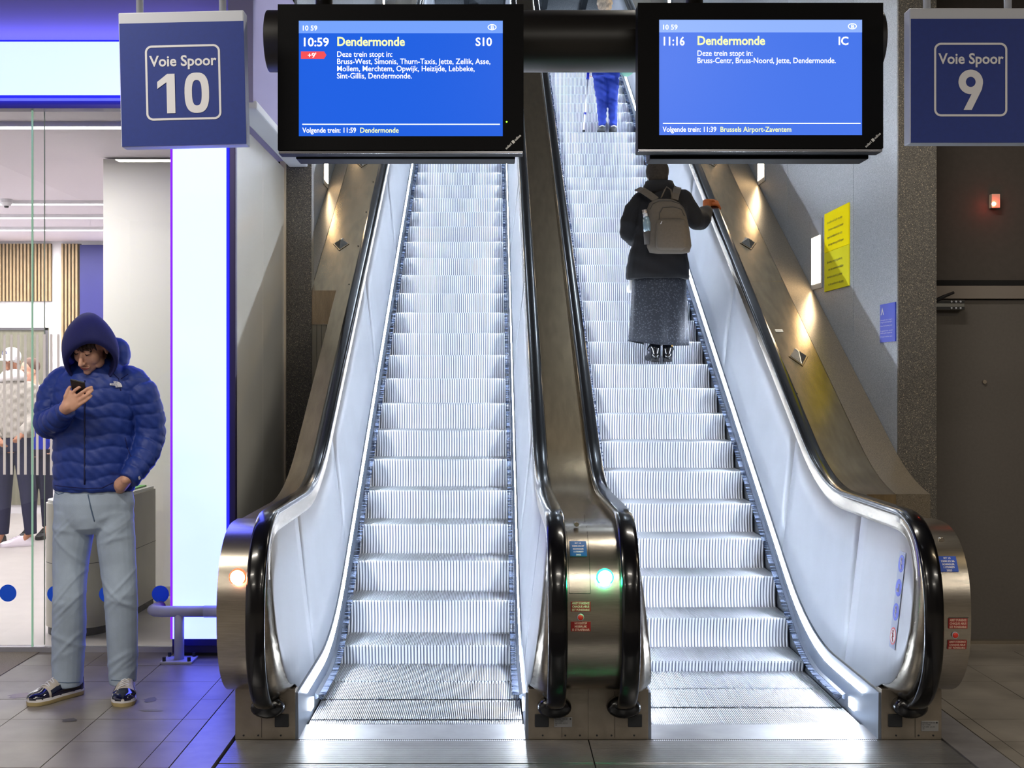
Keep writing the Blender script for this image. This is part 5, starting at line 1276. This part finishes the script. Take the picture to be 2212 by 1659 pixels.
# ------------------------------------------------ two people behind the glass
mc = thing('person', (-4.6, 12.0, 0), 'person in white cap and grey jacket behind the glass at the left edge', 'person')
I = lambda u, v, Y=12.0: P(u, v, Y)
HM4 = headM(I(25, 783), 14, 0, 0)
J = dict(neck=I(27, 815), sh=(I(-18, 838), I(66, 836)), el=(I(-28, 905, 11.95), I(74, 905, 11.95)), wr=(I(-5, 945, 11.75), I(50, 935, 11.75)), hip=(I(12, 965), I(48, 965)), kn=(I(8, 1060), I(60, 1060)), an=(I(5, 1146), I(66, 1146)), foot=((-4.72, 11.95, .03), (-4.50, 11.97, .03)))
human(mc, J, HM4, M_skin2, 1.0, .010, hands=[(I(-5, 945, 11.75), (.5, -.3, -.6), (1, 0, 0), (0, -1, 0), .5), (I(50, 935, 11.75), (-.5, -.3, -.6), (-1, 0, 0), (0, -1, 0), .5)])
face_details(mc, HM4, 1.0, (120, 70, 66), (30, 24, 22))
hb = MB(); hb.ball(HM4 @ Vector((0, -.056, -.072)), (.047, .042, .036), 16, 10, HM4.to_3x3()); hb.tube([HM4 @ Vector((x, -.02-.06*(1-abs(x)/.07), -.045)) for x in (-.068, -.05, 0, .05, .068)], .012, 8)
cb = MB(); cb.ball(HM4 @ Vector((0, .010, .055)), (.088, .106, .092), 24, 14, HM4.to_3x3()); cb.tube([HM4 @ Vector((x, -.095-.05*(1-(x/.075)**2), .062-.6*x*x)) for x in (-.07, -.035, 0, .035, .07)], [(.03, .006)]*5, 8, ref=HM4.to_3x3() @ Vector((0, -.35, 1)))
cp_ = skinned(cb, .007, 'cap', mat('white_cap', (238, 238, 242), .7), mc, 2)
tc_ = bvh(cp_); p = hit(tc_, 11, 762, .004)
if p: MB().text('LA', .055, FRONT(p.x-.03, p.y-.006, p.z-.02), width=.055, bold=.001).build('lettering', mat('navy_print', (36, 44, 110), .5), cp_, fixn=False)
M_fle = mat('grey_fleece', (170, 164, 156), .95, noise=.15, scale=60)
cb = MB(); cb.tube([I(28, 945), I(28, 935), I(27, 890), I(26, 850), I(26, 830), I(26, 818)], [(.20, .14), (.205, .145), (.20, .14), (.215, .135), (.17, .11), (.09, .08)], 20, ref=(0, 1, 0))
cb.tube([I(-12, 840), I(-28, 900, 11.95), I(-8, 940, 11.77)], [.075, .066, .05], 14, dome=True, ref=(0, 1, .1)); cb.tube([I(62, 840), I(74, 900, 11.95), I(52, 932, 11.77)], [.075, .066, .05], 14, dome=True, ref=(0, 1, .1))
skinned(cb, .010, 'jacket', M_fle, mc, 2, lambda co: .006*np.sin(co[:, 0]*60)*np.sin(co[:, 2]*70))
MB().tube([I(27, 806), I(27, 816, 11.98), I(27, 826, 11.97)], [(.10, .09), (.135, .115), (.125, .11)], 18, ref=(0, 1, 0)).build('scarf', mat('white_scarf', (226, 222, 222), .95, bump=.6, bscale=60), mc, smooth=True)
M_dkt = mat('navy_trousers', (26, 28, 62), .8)
tb = MB(); tb.tube([I(30, 930), I(30, 975)], [(.18, .125), (.185, .13)], 18, ref=(0, 1, 0)); tb.tube([I(12, 955), I(8, 1060), I(6, 1154)], [.10, .078, .056], 14, ref=(0, 1, 0)); tb.tube([I(48, 955), I(60, 1060), I(67, 1154)], [.10, .078, .056], 14, ref=(0, 1, 0))
skinned(tb, .010, 'trousers', M_dkt, mc, 2)
MWH = mat('white_trainer', (236, 226, 238), .5)
c1, c2 = I(8, 1155, 12.08), I(78, 1155, 12.1)
shoe(mc, (c2.x, 12.03), -62, .30, .105, (MWH, MWH, MWH, MWH, MWH), label='white trainer with a dark curved stripe mark', swoosh=True); shoe(mc, (c1.x, 12.1), -10, .30, .10, (M_dark, M_dark, M_dark, M_dark, M_dark), label='dark trainer')

wb = thing('person', (-4.55, 12.6, 0), 'person with tied hair and royal blue jacket, hand at the chin, behind the glass', 'person')
I2 = lambda u, v, Y=12.6: P(u, v, Y)
HM5 = headM(I2(64, 803), 12, 34, 0)
J = dict(neck=I2(74, 836), sh=(I2(46, 858), I2(112, 856)), el=(I2(40, 915, 12.5), I2(122, 915, 12.6)), wr=(I2(50, 850, 12.36), I2(115, 955, 12.5)), hip=(I2(68, 975), I2(98, 975)), kn=(I2(68, 1050), I2(100, 1050)), an=(I2(66, 1130), I2(102, 1130)), foot=((-4.66, 12.52, .03), (-4.48, 12.52, .03)))
human(wb, J, HM5, M_skin, .92, .010, hands=[(I2(50, 850, 12.36), (.2, .1, 1), (1, 0, 0), (0, -1, 0), .9, dict(s=.95)), (I2(115, 955, 12.5), (0, 0, -1), (0, 1, 0), (1, 0, 0), .5, dict(s=.95))], hs=.95)
face_details(wb, HM5, .95)
hb = MB(); hb.ball(HM5 @ Vector((0, .028, .052)), (.082, .092, .090), 24, 14, HM5.to_3x3()); hb.ball(HM5 @ Vector((0, .09, .06)), (.038, .038, .038), 14, 8)
skinned(hb, .008, 'hair', mat('light_brown_hair', (110, 84, 72), .7), wb, 2)
M_rb = mat('royal_blue_cloth', (26, 52, 210), .6)
cb = MB(); cb.tube([I2(82, 970), I2(82, 940), I2(80, 890), I2(80, 862), I2(78, 848)], [(.19, .13), (.19, .135), (.175, .13), (.175, .12), (.10, .09)], 18, ref=(0, 1, 0))
cb.tube([I2(52, 862), I2(40, 912, 12.5)], [.066, .06], 12, dome=True, ref=(0, 1, .1)); cb.tube([I2(40, 912, 12.5), I2(48, 862, 12.38)], [.06, .046], 12, dome=True, ref=(0, 1, .1)); cb.tube([I2(108, 860), I2(121, 912, 12.6), I2(115, 950, 12.5)], [.066, .058, .046], 12, dome=True, ref=(0, 1, .1))
skinned(cb, .010, 'jacket', M_rb, wb, 2)
MB().tube([I2(76, 838), I2(77, 852, 12.58), I2(78, 864, 12.57)], [(.10, .09), (.165, .13), (.15, .125)], 18, ref=(0, 1, 0)).build('fur_collar', mat('white_fur', (232, 226, 232), .95, bump=1., bscale=90), wb, smooth=True)
tb = MB(); tb.tube([I2(83, 960), I2(83, 985)], [(.165, .12), (.165, .12)], 16, ref=(0, 1, 0)); tb.tube([I2(69, 970), I2(68, 1050), I2(66, 1138)], [.088, .068, .05], 12, ref=(0, 1, 0)); tb.tube([I2(97, 970), I2(100, 1050), I2(102, 1138)], [.088, .068, .05], 12, ref=(0, 1, 0))
skinned(tb, .010, 'trousers', M_dkt, wb, 2)
for u in (66, 102):
    c = I2(u, 1140, 12.66); shoe(wb, (c.x, 12.66), 0, .26, .09, (M_dark,)*5)
